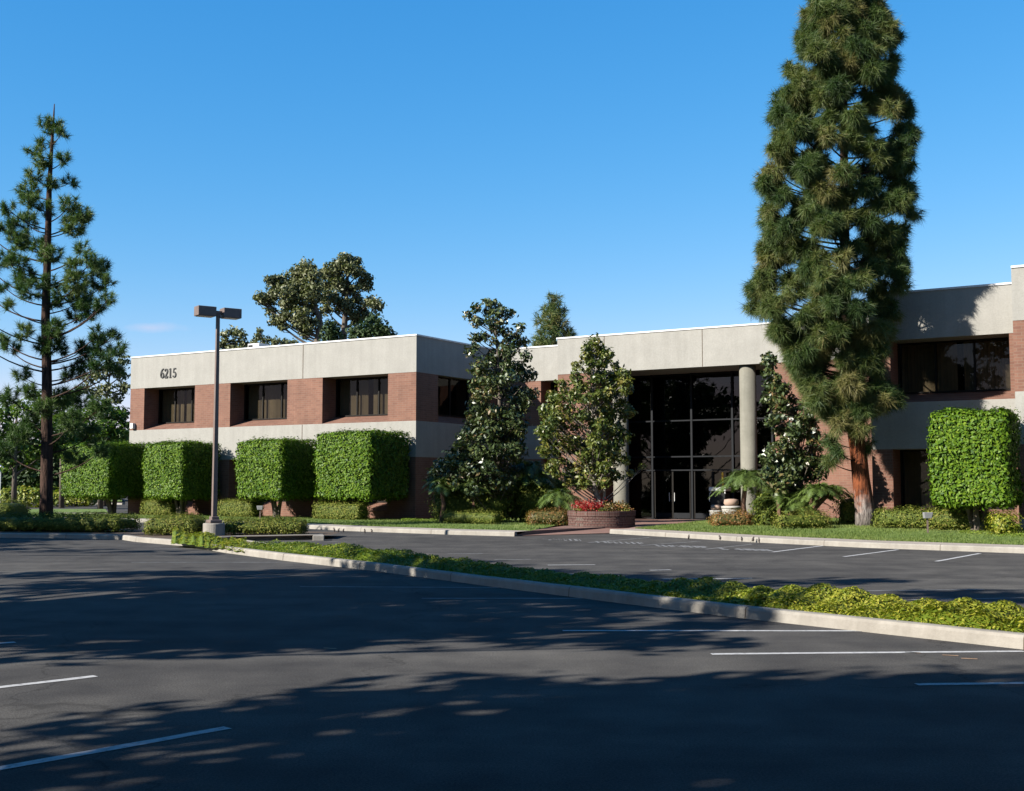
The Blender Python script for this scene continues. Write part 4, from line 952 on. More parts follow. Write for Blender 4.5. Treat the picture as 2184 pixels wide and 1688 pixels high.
for x, y, r in ((190, 780, 26), (215, 775, 24), (150, 800, 20), (245, 790, 18), (46, 800, 18), (60, 835, 20), (20, 850, 22), (130, 850, 26), (170, 850, 26), (210, 870, 24), (150, 900, 28), (190, 930, 26), (100, 870, 24), (70, 900, 24), (40, 930, 24), (120, 950, 24), (215, 960, 20), (10, 960, 22), (160, 975, 22)):
    cl.append((at(x, y, Yl + rng.uniform(-1.2, 1.2)), r * kk))
pine('pine_tree', 'slender open young pine with a bare trunk darkened for shade behind the long hedge', tr, [.26, .22, .2, .17, .15, .13, .09, .06, .04, .015], cl, M['pine2'], M['shadebark'], per_r2=130, k=80, length=.29, width=.009, limb=.036, up=.9, droop=.05, spread=.95, rise=.45)

# ------------------------------------------------------------------ magnolias
def blobs_px(lst, Y, dscale=1.0):
    k = mper(Y); return [(at(x, y, Y + rng.uniform(-1, 1) * r * k * dscale), r * k) for x, y, r in lst]
def prof_blobs(rows, Y, step, r, x_center=None, fill=0.8):
    o = []; k = mper(Y); ys_ = [p[0] for p in rows]; y = ys_[0]
    while y < ys_[-1]:
        l = np.interp(y, ys_, [p[1] for p in rows]); rr = np.interp(y, ys_, [p[2] for p in rows]); n = max(2, int((rr - l) / (r * 1.25)))
        for i in range(n):
            if rng.random() > fill: continue
            q = r * rng.uniform(.7, 1.15); x = l + q * .8 + (rr - l - 1.6 * q) * (i + .5 * rng.random() + .25) / n
            half = (rr - l) / 2; t = (x - (l + rr) / 2) / half; dep = math.sqrt(max(0.05, 1 - t * t)) * half * k * .8
            o.append((at(x, y + rng.normal() * step * .25, Y + rng.uniform(-1, .6) * dep), q * k))
        y += step
    return o
Y = 48.5
rows = [(645, 1025, 1060), (665, 998, 1095), (705, 1000, 1118), (760, 1000, 1128), (805, 992, 1140), (855, 990, 1142), (905, 985, 1130), (950, 965, 1130), (985, 940, 1122), (1015, 912, 1110), (1050, 935, 1095)]
bl = prof_blobs([q for q in rows if q[0] < 770], Y, 18, 14, fill=.72) + prof_blobs([q for q in rows if q[0] >= 760], Y, 20, 20, fill=.92) + blobs_px([(922, 1008, 14), (940, 990, 15), (962, 970, 16), (914, 1024, 11), (948, 1022, 16), (985, 950, 18), (975, 1000, 20), (1110, 905, 20), (1120, 860, 18), (1108, 960, 18), (935, 1040, 14), (1000, 672, 12), (1014, 692, 12), (1090, 668, 12), (1108, 700, 13), (1116, 730, 14), (1012, 722, 14), (1004, 752, 14), (1122, 762, 14), (1060, 652, 11), (1038, 668, 11), (1132, 800, 15), (1138, 840, 15)], Y)
tr = [at(x, y, Y) for x, y in ((1062, 1104), (1062, 1040), (1064, 950), (1066, 850), (1062, 760), (1055, 690), (1048, 655))]; tr[0][2] = .1
tree('magnolia_tree', 'tall dark glossy magnolia in the corner left of the brick planter', 'tree', tr, [.14, .12, .1, .08, .06, .04, .02], bl, M['magnolia'], M['greybark'], dens=1050, size=.2, aspect=.45, shell=.25, limb=.03, extra_blossom=5)
Y = 45.3
rows = [(740, 1238, 1298), (760, 1228, 1318), (800, 1205, 1350), (850, 1155, 1352), (900, 1145, 1346), (950, 1145, 1340), (1000, 1158, 1325), (1040, 1210, 1300)]
bl = prof_blobs(rows, Y, 19, 16, fill=.95) + blobs_px([(1160, 880, 16), (1155, 920, 16), (1160, 960, 17), (1175, 1000, 16), (1180, 845, 15), (1200, 820, 14), (1335, 830, 16), (1340, 880, 16), (1335, 930, 17), (1330, 980, 16), (1315, 1015, 16), (1300, 900, 18), (1240, 1030, 16), (1215, 1020, 16), (1270, 1035, 15), (1345, 1010, 10), (1370, 995, 9), (1250, 742, 12), (1272, 738, 12)], Y)
tr = [at(x, y, Y) for x, y in ((1285, 1092), (1282, 1078), (1271, 1050), (1262, 1000), (1262, 900), (1266, 800), (1268, 748))]
mg = tree('magnolia_tree', 'yellow green magnolia with pale forked trunk growing in the brick planter', 'tree', tr, [.13, .11, .09, .08, .06, .035, .015], bl, M['magnolia2'], M['palebark'], dens=1350, size=.18, aspect=.45, shell=.2, limb=.025)
m = MB(); p0 = at(1284, 1086, Y) - tr[0]; p1 = at(1289, 1060, Y - .1) - tr[0]; p2 = at(1287, 1000, Y - .2) - tr[0]; m.tube([p0, p1, p2], [.09, .06, .04], 8); m.build('stem', M['palebark'], mg, True)
Y = 41.5
rows = [(775, 1622, 1660), (820, 1618, 1690), (880, 1625, 1745), (930, 1640, 1765), (985, 1612, 1768), (1030, 1615, 1755), (1060, 1650, 1745)]
bl = prof_blobs(rows, Y, 23, 17, fill=.8) + blobs_px([(1660, 985, 24), (1700, 975, 26), (1740, 985, 22), (1680, 1010, 24), (1720, 1015, 24), (1645, 1020, 18), (1690, 1040, 20), (1735, 955, 22), (1755, 985, 18), (1750, 1010, 18), (1640, 985, 17), (1725, 905, 20), (1690, 930, 20), (1650, 900, 18), (1740, 930, 16), (1640, 850, 16), (1660, 870, 16)], Y)
tr = [at(x, y, Y) for x, y in ((1700, 1112), (1700, 1060), (1706, 980), (1696, 900), (1660, 820), (1645, 780))]; tr[0][2] = .25
tree('magnolia_tree', 'open magnolia with white flowers before the brick pier right of the column', 'tree', tr, [.12, .1, .08, .06, .04, .02], bl, M['magnolia'], M['greybark'], dens=1500, size=.18, aspect=.45, shell=.3, limb=.03, extra_blossom=8)

# ------------------------------------------------------------------ palms
def palm(label, px, ybase, ytop, Y, flen, nfr=38, zg=.15, tr_r=.09, trunks=1, group='small feathery palms in the beds'):
    b = at(px, ybase, Y); b[2] = zg; root = empty('palm', b, label, 'palm', group); top = at(px, ytop, Y)
    m = MB(); tops = []
    for t in range(trunks):
        e = top - b + (np.array((rng.normal() * .35, rng.normal() * .3, -abs(rng.normal()) * .25)) if trunks > 1 else np.zeros(3))
        m.tube([np.array((t * .12, 0, -.1)), e * .5 + np.array((rng.normal() * .05, 0, 0)), e], [tr_r * 1.2, tr_r, tr_r * .9], 8); tops.append(e)
    m.build('trunk', M['palmtrunk'], root, True)
    Vs = []; Ts = []
    for e in tops:
        for k in range(nfr):
            a = rng.random() * 2 * PI; el = rng.uniform(.0, 1.4); L = flen * rng.uniform(.75, 1.1); d = np.array((math.cos(a) * math.cos(el), math.sin(a) * math.cos(el), math.sin(el)))
            p = bez(e, e + d * L * .62, e + d * L * np.array((1, 1, .5)) + np.array((0, 0, -L * .42)), 34)
            T = unit(np.gradient(p, axis=0)); side = unit(np.cross(T, np.array((0, 0, 1.0)))); n = len(p)
            tt = np.clip(.45 + .15 * rng.normal() + .1 * rng.normal(size=2 * n), 0, 1)
            for sgn in (-1, 1):
                ll = L * .32 * np.sin(np.linspace(.35, PI * .93, n))[:, None]; dd = unit(side * sgn + T * .7 + np.array((0, 0, -.25)) + rng.normal(size=(n, 3)) * .12); wd = np.cross(dd, T) * .0 + T * .020
                Vs.append(np.stack([p - wd, p + wd, p + dd * ll], 1))
            Ts.append(tt)
    V = np.concatenate(Vs); link('fronds', fast_mesh('fronds', V, 3, M['palm'], np.concatenate(Ts)), root)
palm('small feathery palm at the left end of the shaded bed', 940, 1098, 1036, 48.0, 1.0, zg=.1)
palm('small feathery palm under the left edge of the dark magnolia', 1008, 1098, 1032, 48.2, 1.05, zg=.1)
palm('dark feathery palm deep in the corner between the two magnolias', 1128, 1095, 1010, 49.5, 1.6, 44, zg=.1)
palm('low arching palm just left of the brick planter', 1192, 1100, 1064, 47.5, 1.2, 34, zg=.1)
palm('feathery palm in front of the right entrance column', 1590, 1112, 1030, 43.0, 1.35, 54, zg=.18)
palm('wide clumping palm between the open magnolia and the tall pine', 1722, 1118, 1050, 40.6, .95, 28, zg=.25, trunks=3)
palm('dark leaning palm under the open magnolia', 1668, 1114, 1060, 41.0, 1.1, 24, zg=.22, trunks=3, tr_r=.07)

# ------------------------------------------------------------------ planter
pc = at(1283, 1110, 45.2); pr = 145 * mper(44) / 2
Pl = empty('brick_planter', (pc[0], 45.2, .04), 'round red brick planter in the middle of the entrance paving', 'planter')
tb = brick_mat('planter_brick', (0.085, 0.044, 0.037), (0.065, 0.033, 0.029), (0.09, 0.07, 0.06))
def ring_bricks(z0, z1, r0, wd, n, jit=.004):
    m = MB()
    for k in range(n):
        a0, a1 = 2 * PI * (k + .04) / n, 2 * PI * (k + .96) / n; r = r0 + rng.normal() * jit
        q = [(rr * math.cos(a), rr * math.sin(a), z) for z in (z0, z1) for rr, a in ((r - wd, a0), (r, a0), (r, a1), (r - wd, a1))]
        m.add(q, [(0, 3, 2, 1), (4, 5, 6, 7), (0, 1, 5, 4), (1, 2, 6, 5), (2, 3, 7, 6), (3, 0, 4, 7)])
    return m
HP = at(1283, 1091, 44)[2] - .04
m = MB(); m.lathe([(pr - .02, -.05), (pr - .02, HP - .2), (pr - .25, HP - .19)], (0, 0, 0), 48); m.build('mortar_core', M['walk'], Pl)
mm = MB(); nrow = 5; rh = (HP - .2) / nrow
for i in range(nrow):
    q = ring_bricks(i * rh + .005, (i + 1) * rh - .006, pr, .1, 64 if i % 2 else 62); mm.add(q.v, q.f)
mm.build('brick_courses', tb, Pl)
ring_bricks(HP - .19, HP, pr + .025, .24, 110).build('cap_course', tb, Pl)
m = MB(); m.lathe([(pr - .2, HP - .1), (0.01, HP - .06)], (0, 0, 0), 32); m.build('soil', M['soil'], Pl)
for (lab, x0, x1, y0_, y1_, matn, nn, sz) in (('mass of bright red flowers on the left side of the brick planter', 1218, 1300, 1064, 1090, 'flower', 600, .085), ('bronze leaved plants on the right side of the brick planter', 1288, 1345, 1074, 1091, 'redhedge', 1400, .09)):
    bl = [(at(rng.uniform(x0 + 8, x1 - 8), rng.uniform(y0_ + 5, y1_ - 2), 45.2 + rng.uniform(-.75, .6)), rng.uniform(.16, .26)) for _ in range(34)]
    V, T = blob_leaves(bl, nn, sz, .5, .3, .5, .8); tag(link('flowers' if matn == 'flower' else 'bedding_plants', fast_mesh('bedding', V, 4, M[matn], T)), lab, 'flowers' if matn == 'flower' else 'plants', kind='stuff')
V, T = blob_leaves([(at(rng.uniform(1224, 1342), 1088, 45.2 + rng.uniform(-.8, .6)), .14) for _ in range(24)], 900, .09, .4, .3, .5, .8)
tag(link('bedding_foliage', fast_mesh('bedding_foliage', V, 4, M['hedge'], T)), 'green foliage under the flowers in the brick planter', 'plants', kind='stuff')

# ------------------------------------------------------------------ small things
def pot(label, px, yb, Y, sc, matn):
    p = at(px, yb, Y); r = empty('plant_pot', (p[0], p[1], .12), label, 'pot', 'pots by the entrance')
    m = MB(); m.lathe([(.20 * sc, 0), (.25 * sc, .06), (.33 * sc, .55 * sc), (.31 * sc, .62 * sc)], (0, 0, 0), 24); m.build('body', M['pot'], r, True)
    m = MB(); m.lathe([(.345 * sc, .56 * sc), (.355 * sc, .64 * sc), (.25 * sc, .66 * sc)], (0, 0, 0), 24); m.build('rim', M['pot'], r, True)
    m = MB(); m.lathe([(.20 * sc, .655 * sc), (.26 * sc, .74 * sc), (.24 * sc, .88 * sc), (.1, .9 * sc)], (0, 0, 0), 24); m.build('inner_pot', M['terra'], r, True)
pot('smaller pale pot farther from the right entrance column', 1528, 1100, 46.5, .85, 'white')
pot('larger white pot with a terracotta pot inside it next to the column', 1560, 1102, 45.8, 1.12, 'white')
p = world(U(1536, vP + 1.4, 1060), vP + 1.4)
Rc = empty('reflection_box', (p[0], p[1], .06), 'black box with a white lid made up for a vehicle reflection by the entrance doors', 'stand-in', rz=-ANG)  # made-up box in place of a vehicle reflected in the entrance glass
m = MB(); m.box(-.34, .34, -.3, .3, 0, 1.25); m.build('body', M['dark'], Rc, bevel=.02)
m = MB(); m.box(-.4, .4, -.36, .36, 1.33, 1.5); m.box(-.36, -.31, -.3, -.25, 1.2, 1.34); m.box(.31, .36, -.3, -.25, 1.2, 1.34); m.build('lid', M['white'], Rc, bevel=.03)
m = MB(); p = world(U(1541, vP + 2.3, 1010), vP + 2.3); zt = at(1541, 1008, p[1])[2]
yr = empty('bollard', (p[0], p[1], .05), 'thin yellow post beside the entrance doors', 'post'); m.tube([(0, 0, 0), (0, 0, zt - .05)], [.045, .045], 10); m.lathe([(.09, 0), (.09, .03), (.03, .05)], (0, 0, 0), 12); m.build('post', M['yellow'], yr)
def flood(label, px, py, Y, zg):
    p = at(px, py, Y); r = empty('floodlight', (p[0], p[1], zg), label, 'floodlight', 'small ground floodlights'); h = p[2] - zg
    m = MB(); m.box(-.02, .02, -.02, .02, 0, h - .1); m.build('stake', M['lamp'], r)
    m = MB(); m.add([(-.11, -.08, h - .10), (.11, -.08, h - .10), (.11, .07, h - .10), (-.11, .07, h - .10), (-.14, -.11, h + .08), (.14, -.11, h + .08), (.14, .04, h + .08), (-.14, .04, h + .08)], [(0, 3, 2, 1), (4, 5, 6, 7), (0, 1, 5, 4), (1, 2, 6, 5), (2, 3, 7, 6), (3, 0, 4, 7)]); m.build('housing', M['floodgrey'], r, bevel=.015)
flood('small pale floodlight before the hedge right of the lamp pole', 555, 1083, 51, .1)
flood('small pale floodlight before the sunlit hedge in the right lawn', 1978, 1099, 35.2, .24)
def bird_mesh():
    m = MB(); m.ball((0, 0, .075), (.026, .032, .048), 10, 8); m.ball((0, -.018, .128), (.018, .021, .02), 8, 6)
    m.add([(-.005, -.036, .13), (.005, -.036, .13), (0, -.036, .123), (0, -.056, .127)], [(0, 1, 3), (1, 2, 3), (2, 0, 3), (0, 2, 1)])
    m.add([(-.012, .025, .05), (.012, .025, .05), (.014, .065, .012), (-.014, .065, .012), (0, .03, .042), (0, .066, .008)], [(0, 1, 2, 3), (4, 5, 2, 1), (0, 3, 5, 4), (3, 2, 5), (0, 4, 1)])
    for s_ in (-1, 1): m.tube([(s_ * .01, 0, .04), (s_ * .011, 0, 0)], [.0035, .003], 5); m.box(s_ * .011 - .003, s_ * .011 + .003, -.016, .006, 0, .003)
    return m.build('bird', M['bird'], smooth=True)
b0 = bird_mesh(); tag(b0, None, 'bird', 'small dark birds standing along the kerb')
spots = [(846, 1128.0, 'leftmost of three dark birds close together by the left kerb'), (857, 1129.5, 'middle of three dark birds close together by the left kerb'), (868, 1130.8, 'rightmost of three dark birds close together by the left kerb'),
         (0, 0, ''), (0, 0, '')]
spots = [(713, 1135.2, 'first of three dark birds in a row near the short kerb end'), (722, 1135.8, 'middle one of three dark birds in a row near the short kerb end'), (732, 1136.2, 'last of three dark birds in a row nearest the pair'),
         (778, 1137.6, 'left one of a pair of dark birds by the kerb before the box trees'), (793, 1136.6, 'right one of a pair of dark birds by the kerb before the box trees'),
         (1469, 1150.2, 'lone dark bird by the right kerb nearest the paving'), (1536, 1153.0, 'small dark bird second from the paving along the right kerb'), (1582, 1154.5, 'round dark bird left of the close pair by the right kerb'),
         (1606, 1156.5, 'left bird of the close pair by the right kerb'), (1619, 1158.0, 'right bird of the close pair by the right kerb')]
for i, (px, py, lab) in enumerate(spots):
    o = b0 if i == 0 else b0.copy()
    if i: COL.objects.link(o)
    o.location = gr(px, py + 1.2, 0.0); o.rotation_euler = (0, 0, rng.uniform(0, 6.28)); sc = rng.uniform(1.0, 1.25); o.scale = (sc, sc, sc); o['label'] = lab

# ------------------------------------------------------------------ background
def far_tree(name, label, px, ybase, Y, trunk_pts, blobs, matn, bark='greybark', dens=30, size=.5, shell=.3, group=None, zg=0, rad=.2, limb=.07, aspect=.5):
    tr = [at(px, ybase, Y)] + [at(x, y, Y) for x, y in trunk_pts]; tr[0][2] = zg
    return tree(name, label, 'tree', tr, list(np.linspace(rad, rad * .25, len(tr))), blobs, M[matn], M[bark], dens=dens, size=size, aspect=aspect, shell=shell, limb=limb, group=group)
def sc7(x, y, r): return (540 + x * .1469, 523 + y * .1469, r * .1469 * 1.22)
Y = 95.0
e1 = [sc7(*q) for q in [(240, 500, 70), (330, 560, 120), (420, 500, 80), (120, 770, 90), (200, 820, 90), (50, 770, 40), (640, 430, 130), (770, 330, 110), (860, 430, 110), (560, 560, 80), (500, 680, 140), (700, 640, 150), (860, 720, 140), (620, 800, 120), (480, 860, 110), (300, 720, 90), (250, 960, 70), (330, 1090, 90), (480, 1030, 90), (430, 1190, 60), (700, 1000, 110), (800, 900, 90), (660, 1130, 110), (820, 1150, 110), (760, 1270, 90), (600, 930, 60), (900, 600, 90), (930, 1010, 70)]]
e2 = [sc7(*q) for q in [(1330, 200, 90), (1260, 290, 100), (1400, 320, 120), (1500, 240, 70), (1530, 400, 90), (1130, 370, 110), (1050, 430, 100), (1220, 440, 90), (1640, 490, 80), (1640, 600, 80), (1240, 560, 110), (1050, 600, 90), (1330, 640, 110), (1470, 640, 80), (1130, 760, 110), (1220, 820, 80), (1010, 780, 80), (1370, 880, 100), (1500, 790, 80), (1700, 830, 90), (1800, 880, 90), (1460, 1000, 80), (1570, 920, 70), (1250, 930, 60), (1060, 940, 80), (1620, 1010, 80), (1500, 1080, 80), (1560, 560, 60)]]
far_tree('eucalyptus_tree', 'taller left crown of the two eucalyptus trees behind the roof', 672, 1050, Y, [(672, 900), (676, 730), (684, 690), (668, 640), (660, 590)], blobs_px(e1, Y, 1.3), 'euc', 'greybark', dens=800, size=.3, shell=.2, rad=.4, limb=.09)
far_tree('eucalyptus_tree', 'right eucalyptus behind the roof with a gap of sky under its crown', 735, 1050, Y + 4, [(735, 900), (733, 720), (737, 660), (740, 610), (742, 570)], blobs_px(e2, Y + 4, 1.3), 'euc', 'greybark', dens=800, size=.3, shell=.2, rad=.4, limb=.09)
far_tree('round_tree', 'dark rounded tree touching the roofline right of the eucalyptus', 790, 1050, 86, [(790, 800), (790, 720)], blobs_px([sc7(*q) for q in [(1750, 1150, 130), (1620, 1220, 130), (1850, 1230, 120), (1950, 1290, 90), (1480, 1260, 100), (1700, 1320, 150), (1900, 1350, 120), (1550, 1330, 120), (1750, 1080, 80), (2020, 1310, 50)]], 86, 1), 'shade', dens=380, size=.32, shell=.3)
far_tree('round_tree', 'small dark tree at the roofline between the two eucalyptus trunks', 705, 1050, 84, [(705, 800), (705, 720)], blobs_px([sc7(*q) for q in [(1110, 1150, 80), (1070, 1230, 90), (1170, 1200, 80), (1120, 1300, 100), (1210, 1290, 80), (1050, 1330, 80), (1250, 1350, 80)]], 84, 1), 'shade', dens=400, size=.3, shell=.3)
far_tree('round_tree', 'olive tree above the roof right behind the lamp pole', 492, 1050, 88, [(492, 850), (495, 740)], blobs_px([(480, 715, 12), (498, 708, 14), (515, 716, 12), (485, 735, 16), (508, 735, 16), (472, 735, 12), (498, 750, 18), (525, 735, 10)], 88, 1), 'euc', dens=500, size=.3, shell=.3)
far_tree('round_tree', 'low olive tree above the roof around the white vent', 565, 1050, 92, [(565, 850), (565, 745)], blobs_px([(553, 705, 7), (552, 720, 12), (570, 728, 12), (590, 730, 12), (610, 732, 12), (540, 735, 12), (560, 742, 14), (585, 742, 12), (605, 745, 12), (625, 732, 10)], 92, 1), 'euc', dens=500, size=.3, shell=.3)
# conifer behind the link roof
Yc = 78.0; tr = [at(x, y, Yc) for x, y in ((1180, 1060), (1180, 800), (1181, 700), (1181, 630))]; tr[0][2] = 0; cl = []
for y in range(640, 770, 14):
    hw = np.interp(y, [632, 660, 690, 730, 770], [4, 20, 33, 46, 50]); n = int(3 + hw / 5)
    for _ in range(n):
        a = rng.random() * 2 * PI; cl.append((at(1180 + math.cos(a) * hw * .8, y + rng.normal() * 4, Yc + math.sin(a) * hw * mper(Yc) * .8), rng.uniform(.25, .5)))
pine('pine_tree', 'pointed dark conifer showing above the low link roof', tr, [.3, .2, .12, .03], cl, M['pine'], M['shadebark'], per_r2=30, k=22, length=.5, width=.02, limb=.05)
# left background trees
LG = 'leafy trees across the street at the left'
far_tree('eucalyptus_tree', 'pale grey green eucalyptus just left of the building edge', 225, 1055, 92, [(225, 950), (228, 850), (235, 790)], blobs_px([(190, 805, 18), (215, 800, 18), (240, 785, 18), (258, 800, 18), (262, 830, 18), (248, 850, 16), (225, 830, 16), (205, 840, 16), (180, 830, 14), (265, 770, 14), (200, 870, 16), (240, 880, 16), (262, 880, 14)], 92, 1.2), 'euc', dens=420, size=.32, shell=.25)
far_tree('leafy_tree', 'bright green leafy tree between the young pine and the building', 215, 1060, 80, [(213, 1000), (212, 930), (218, 880)], blobs_px([(180, 890, 22), (205, 875, 20), (230, 885, 22), (255, 890, 20), (245, 915, 22), (215, 915, 26), (185, 925, 24), (260, 930, 18), (235, 945, 22), (200, 955, 24), (170, 955, 20), (255, 955, 16), (270, 905, 10)], 80, 1.2), 'green', 'greybark', dens=520, size=.3, shell=.3, group=LG)
far_tree('leafy_tree', 'bright green leafy tree at the far left edge behind the young pine', 30, 1065, 78, [(32, 1000), (34, 930), (36, 880)], blobs_px([(10, 880, 26), (45, 870, 22), (80, 880, 22), (15, 920, 26), (55, 915, 26), (95, 920, 24), (30, 955, 28), (75, 960, 26), (0, 960, 26), (110, 950, 20), (20, 990, 20), (60, 990, 18), (-30, 900, 26), (-30, 950, 26)], 78, 1.2), 'green', 'greybark', dens=520, size=.3, shell=.3, group=LG)
far_tree('leafy_tree', 'darker leafy tree directly behind the young pine trunk', 132, 1065, 84, [(132, 1000), (130, 930), (132, 880)], blobs_px([(120, 860, 22), (150, 850, 20), (130, 895, 26), (160, 890, 22), (105, 905, 24), (140, 935, 24), (165, 935, 20), (115, 950, 20), (150, 975, 20), (75, 845, 18)], 84, 1.2), 'green', 'greybark', dens=480, size=.3, shell=.3, group=LG)
# treeline closing the horizon at the left, shrubs below it
bl = []
for x in range(-2200, 330, 16):
    for _ in range(3): bl.append((at(x + rng.normal() * 8, rng.uniform(940, 1040), 118 + rng.uniform(-4, 4)), rng.uniform(1.3, 2.2)))
V, T = blob_leaves(bl, 70, .6, .5, .3); tag(link('woods', fast_mesh('woods', V, 4, M['shade'], T)), 'dark mass of trees beyond the street at the left', 'woods', kind='stuff')
for lab, x0, x1, yt, yb, Yq in (('low light green hedge across the street at the left edge', 12, 100, 1044, 1062, 86), ('low light green hedge across the street behind the young pine', 96, 200, 1050, 1064, 90)):
    hedge_px(lab, x0, x1, yt, yb, Yq, 'cover', 2.0, n=1800, leaf=.25, r=.3, zg=.1, rz=0, tint=.4)
# verge and kerbs of the side street
def quad(name, label, cat, pts, z, mat, kind='structure'):
    m = MB(); m.poly([(*gr(*p, z)[:2], z) for p in pts]); return tag(m.build(name, M[mat]), label, cat, kind=kind)
quad('verge', 'grass verge between the lot and the side street at the left', 'verge', [(-60, 1094), (230, 1093), (225, 1086), (-60, 1086)], .16, 'lawn')
quad('verge', 'grass verge on the far side of the side street', 'verge', [(-60, 1068), (260, 1070), (260, 1062), (-60, 1060)], .17, 'lawn')
kerb('kerb', 'bright kerb of the grass verge beyond the long hedge', [tuple(gr(x, y)[:2]) for x, y in ((-60, 1099), (60, 1099), (230, 1101))])
kerb('kerb', 'bright kerb on the far side of the side street', [tuple(gr(x, y)[:2]) for x, y in ((-60, 1073), (60, 1073.5), (260, 1077))], wd=.3)
sg_ = gr(2, 1062, 0); S = empty('street_sign', (sg_[0] - .1, 60.0 if False else sg_[1] * .62, 0), 'small blue and white sign on a thin post at the left edge', 'sign')
sp_ = at(2, 1000, S.location[1]); S.location[0] = sp_[0]
m = MB(); m.tube([(0, 0, 0), (0, 0, sp_[2] + .3)], [.03, .03], 8); m.build('post', M['flash'], S)
m = MB(); m.box(-.22, .22, -.05, -.032, sp_[2] - .25, sp_[2] + .3); m.build('panel', M['blue'], S, bevel=.01)
m = MB(); m.box(-.16, .16, -.056, -.051, sp_[2] + .1, sp_[2] + .22); m.build('band', M['white'], S)

# ------------------------------------------------------------------ trees left of the picture that shade the lot
SHX, SHY = math.cos(EL) / math.sin(EL) * -math.cos(AZ), math.cos(EL) / math.sin(EL) * -math.sin(AZ)
def shade_tree(label, shx, shy, zc, r, n=16, flat=.8, dens=125, spread=1.0, extra=(), size=.42):
    cx_, cy_ = shx - SHX * zc, shy - SHY * zc; base = np.array((cx_, cy_, 0.0))
    tr = [base, base + (0, 0, zc * .35), base + (.1, .1, zc * .75), base + (0, 0, zc + r * .4)]
    bl = []
    for _ in range(n):
        d = rdir(1)[0]; bl.append((base + np.array((0, 0, zc)) + d * r * rng.uniform(.35, .8) * np.array((spread, spread, flat)), r * rng.uniform(.24, .4)))
    for (sx2, sy2, z2, r2) in extra: bl.append((np.array((sx2 - SHX * z2, sy2 - SHY * z2, z2)), r2))
    tree('shade_tree', label, 'tree', tr, [.35, .3, .2, .08], bl, M['shade'], M['greybark'], dens=dens, size=size, aspect=.6, shell=.15, limb=.09, group='trees left of the lot that shade the asphalt')
def G(px, py): p = gr(px, py); return p[0], p[1]
mid = [(*G(x, y), z, .85) for x, y, z in ((860, 1216, 9.5), (940, 1222, 9.5), (1030, 1232, 9.5), (1120, 1244, 9.6), (1210, 1254, 9.7), (1300, 1264, 9.8), (1390, 1276, 9.8), (1470, 1286, 9.8), (900, 1200, 10), (1000, 1210, 10), (1120, 1222, 10.2), (1240, 1236, 10.3), (1350, 1250, 10.3), (1450, 1262, 10.3), (100, 1226, 9), (300, 1224, 9), (500, 1222, 9), (650, 1220, 9), (780, 1222, 9), (850, 1270, 8.8), (1000, 1300, 8.6), (600, 1300, 8), (400, 1310, 8), (750, 1320, 8))] + [(*G(x, y), z, r) for x, y, z, r in ((1450, 1378, 7, .5), (1300, 1360, 7, .8), (1150, 1340, 7.5, 1.0), (950, 1330, 7.5, 1.1), (700, 1370, 7, .9), (450, 1380, 7, .9), (1250, 1300, 8.5, 1.1), (1050, 1260, 9, 1.3), (1400, 1290, 9, 1.0), (900, 1240, 9.5, 1.3), (700, 1240, 9, 1.3), (450, 1240, 9, 1.3), (200, 1250, 8.5, 1.3), (1550, 1250, 11, .8), (1750, 1242, 11.5, .7), (1880, 1240, 12, .5), (1600, 1310, 9.5, .8), (1350, 1240, 10.5, 1.0), (1500, 1335, 8.8, .6), (2050, 1268, 11, .8), (2180, 1275, 11, .9))]
shade_tree('leafy tree left of the lot whose shade crosses the middle of the asphalt', -2.6, 17.2, 8.6, 4.6, 24, extra=mid)
shade_tree('leafy tree left of the lot whose dappled shade lies at the left picture edge', -6.0, 15.5, 6.5, 2.6, 12)
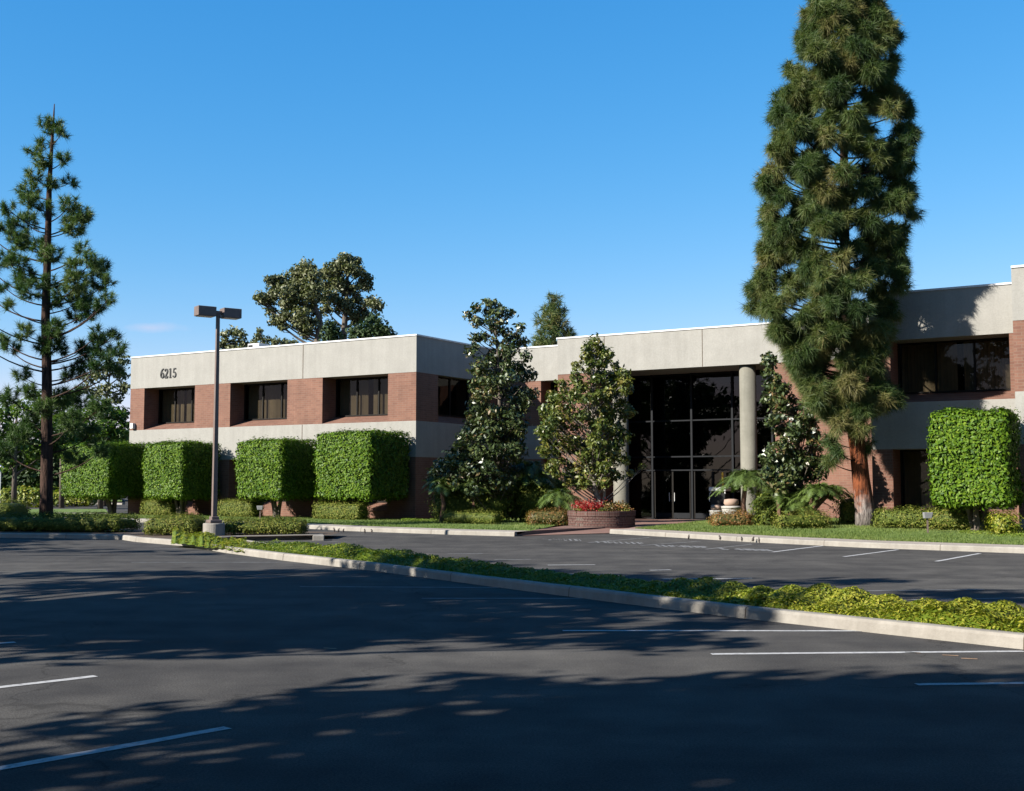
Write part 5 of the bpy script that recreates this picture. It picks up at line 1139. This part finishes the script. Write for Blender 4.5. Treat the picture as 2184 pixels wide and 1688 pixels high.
h1 = [(X_, Y_, 7.6, 1.2) for X_ in np.linspace(-23, -14.0, 8) for Y_ in (36.6, 38.6, 40.4)] + [(*G(x, y), z, r) for x, y, z, r in ((20, 1150, 7, .9), (110, 1150, 7, .9), (200, 1149, 7, .8), (270, 1150, 7, .6), (60, 1118, 7.5, 1.0), (180, 1118, 7.5, 1.0), (20, 1172, 7, .7), (150, 1175, 7, .7), (300, 1177, 7, .6), (420, 1183, 7, .5), (-60, 1165, 7, 1.2))]
shade_tree('leafy tree whose shade lies in front of the long hedge', -17.0, 34.0, 8.0, 2.2, 10, extra=h1)
near = [(*G(x, y), z, r) for x, y, z, r in ((900, 1475, 7, .75), (1050, 1470, 7, .6), (1350, 1475, 7.5, .8), (1600, 1470, 8, .8), (1850, 1475, 8, .8), (2100, 1475, 8, .8), (650, 1510, 7, .6), (1200, 1520, 7, .9), (450, 1560, 6.5, .6), (1500, 1540, 7.5, 1.0), (1900, 1530, 8, 1.0), (2180, 1540, 8, 1.0), (900, 1560, 7, 1.0), (700, 1600, 6.5, .8), (250, 1540, 6, .5))]
shade_tree('broad tree beside the camera whose shade covers the near asphalt', 1.5, 5.6, 8.0, 4.4, 26, extra=near)
shade_tree('leafy tree beside the camera whose shade covers the near right asphalt', 6.5, 5.2, 9.0, 3.6, 20)
shade_tree('leafy tree behind the camera at the left shading the near left asphalt', -4.5, 3.8, 7.0, 2.8, 12)

for lab, x, y, zc, r in (('added wide tree canopy over the camera position that blocks sky light', 0.5, -3.0, 8.6, 6.2), ('added high tree right of the lot whose overhanging crown blocks sky light', 8.0, 5.5, 13.0, 7.0), ('added high tree behind the camera at the far right that blocks sky light', 13.0, -6.0, 12.0, 7.0), ('added dense tree behind the camera to the right that blocks sky light', 9, -9, 7.5, 6.0), ('added dense tree directly behind the camera that blocks sky light', -1, -11, 7.0, 5.5), ('added dense tree behind the camera to the left that blocks sky light', -11, -12, 7.5, 6.0),  # unseen trees added to keep sky light off the shaded asphalt
                         ('added broad tree right of the lot beside the camera that blocks sky light', 15.5, 1.0, 7.5, 5.0), ('added broad tree at the far left behind the shading trees that blocks sky light', -38, 2, 8.0, 6.0), ('added broad tree left of the street beyond the shading trees that blocks sky light', -46, 16, 9.0, 6.5)):
    shade_tree(lab, x + SHX * zc, y + SHY * zc, zc, r, 34, dens=40, size=.6, flat=.55)
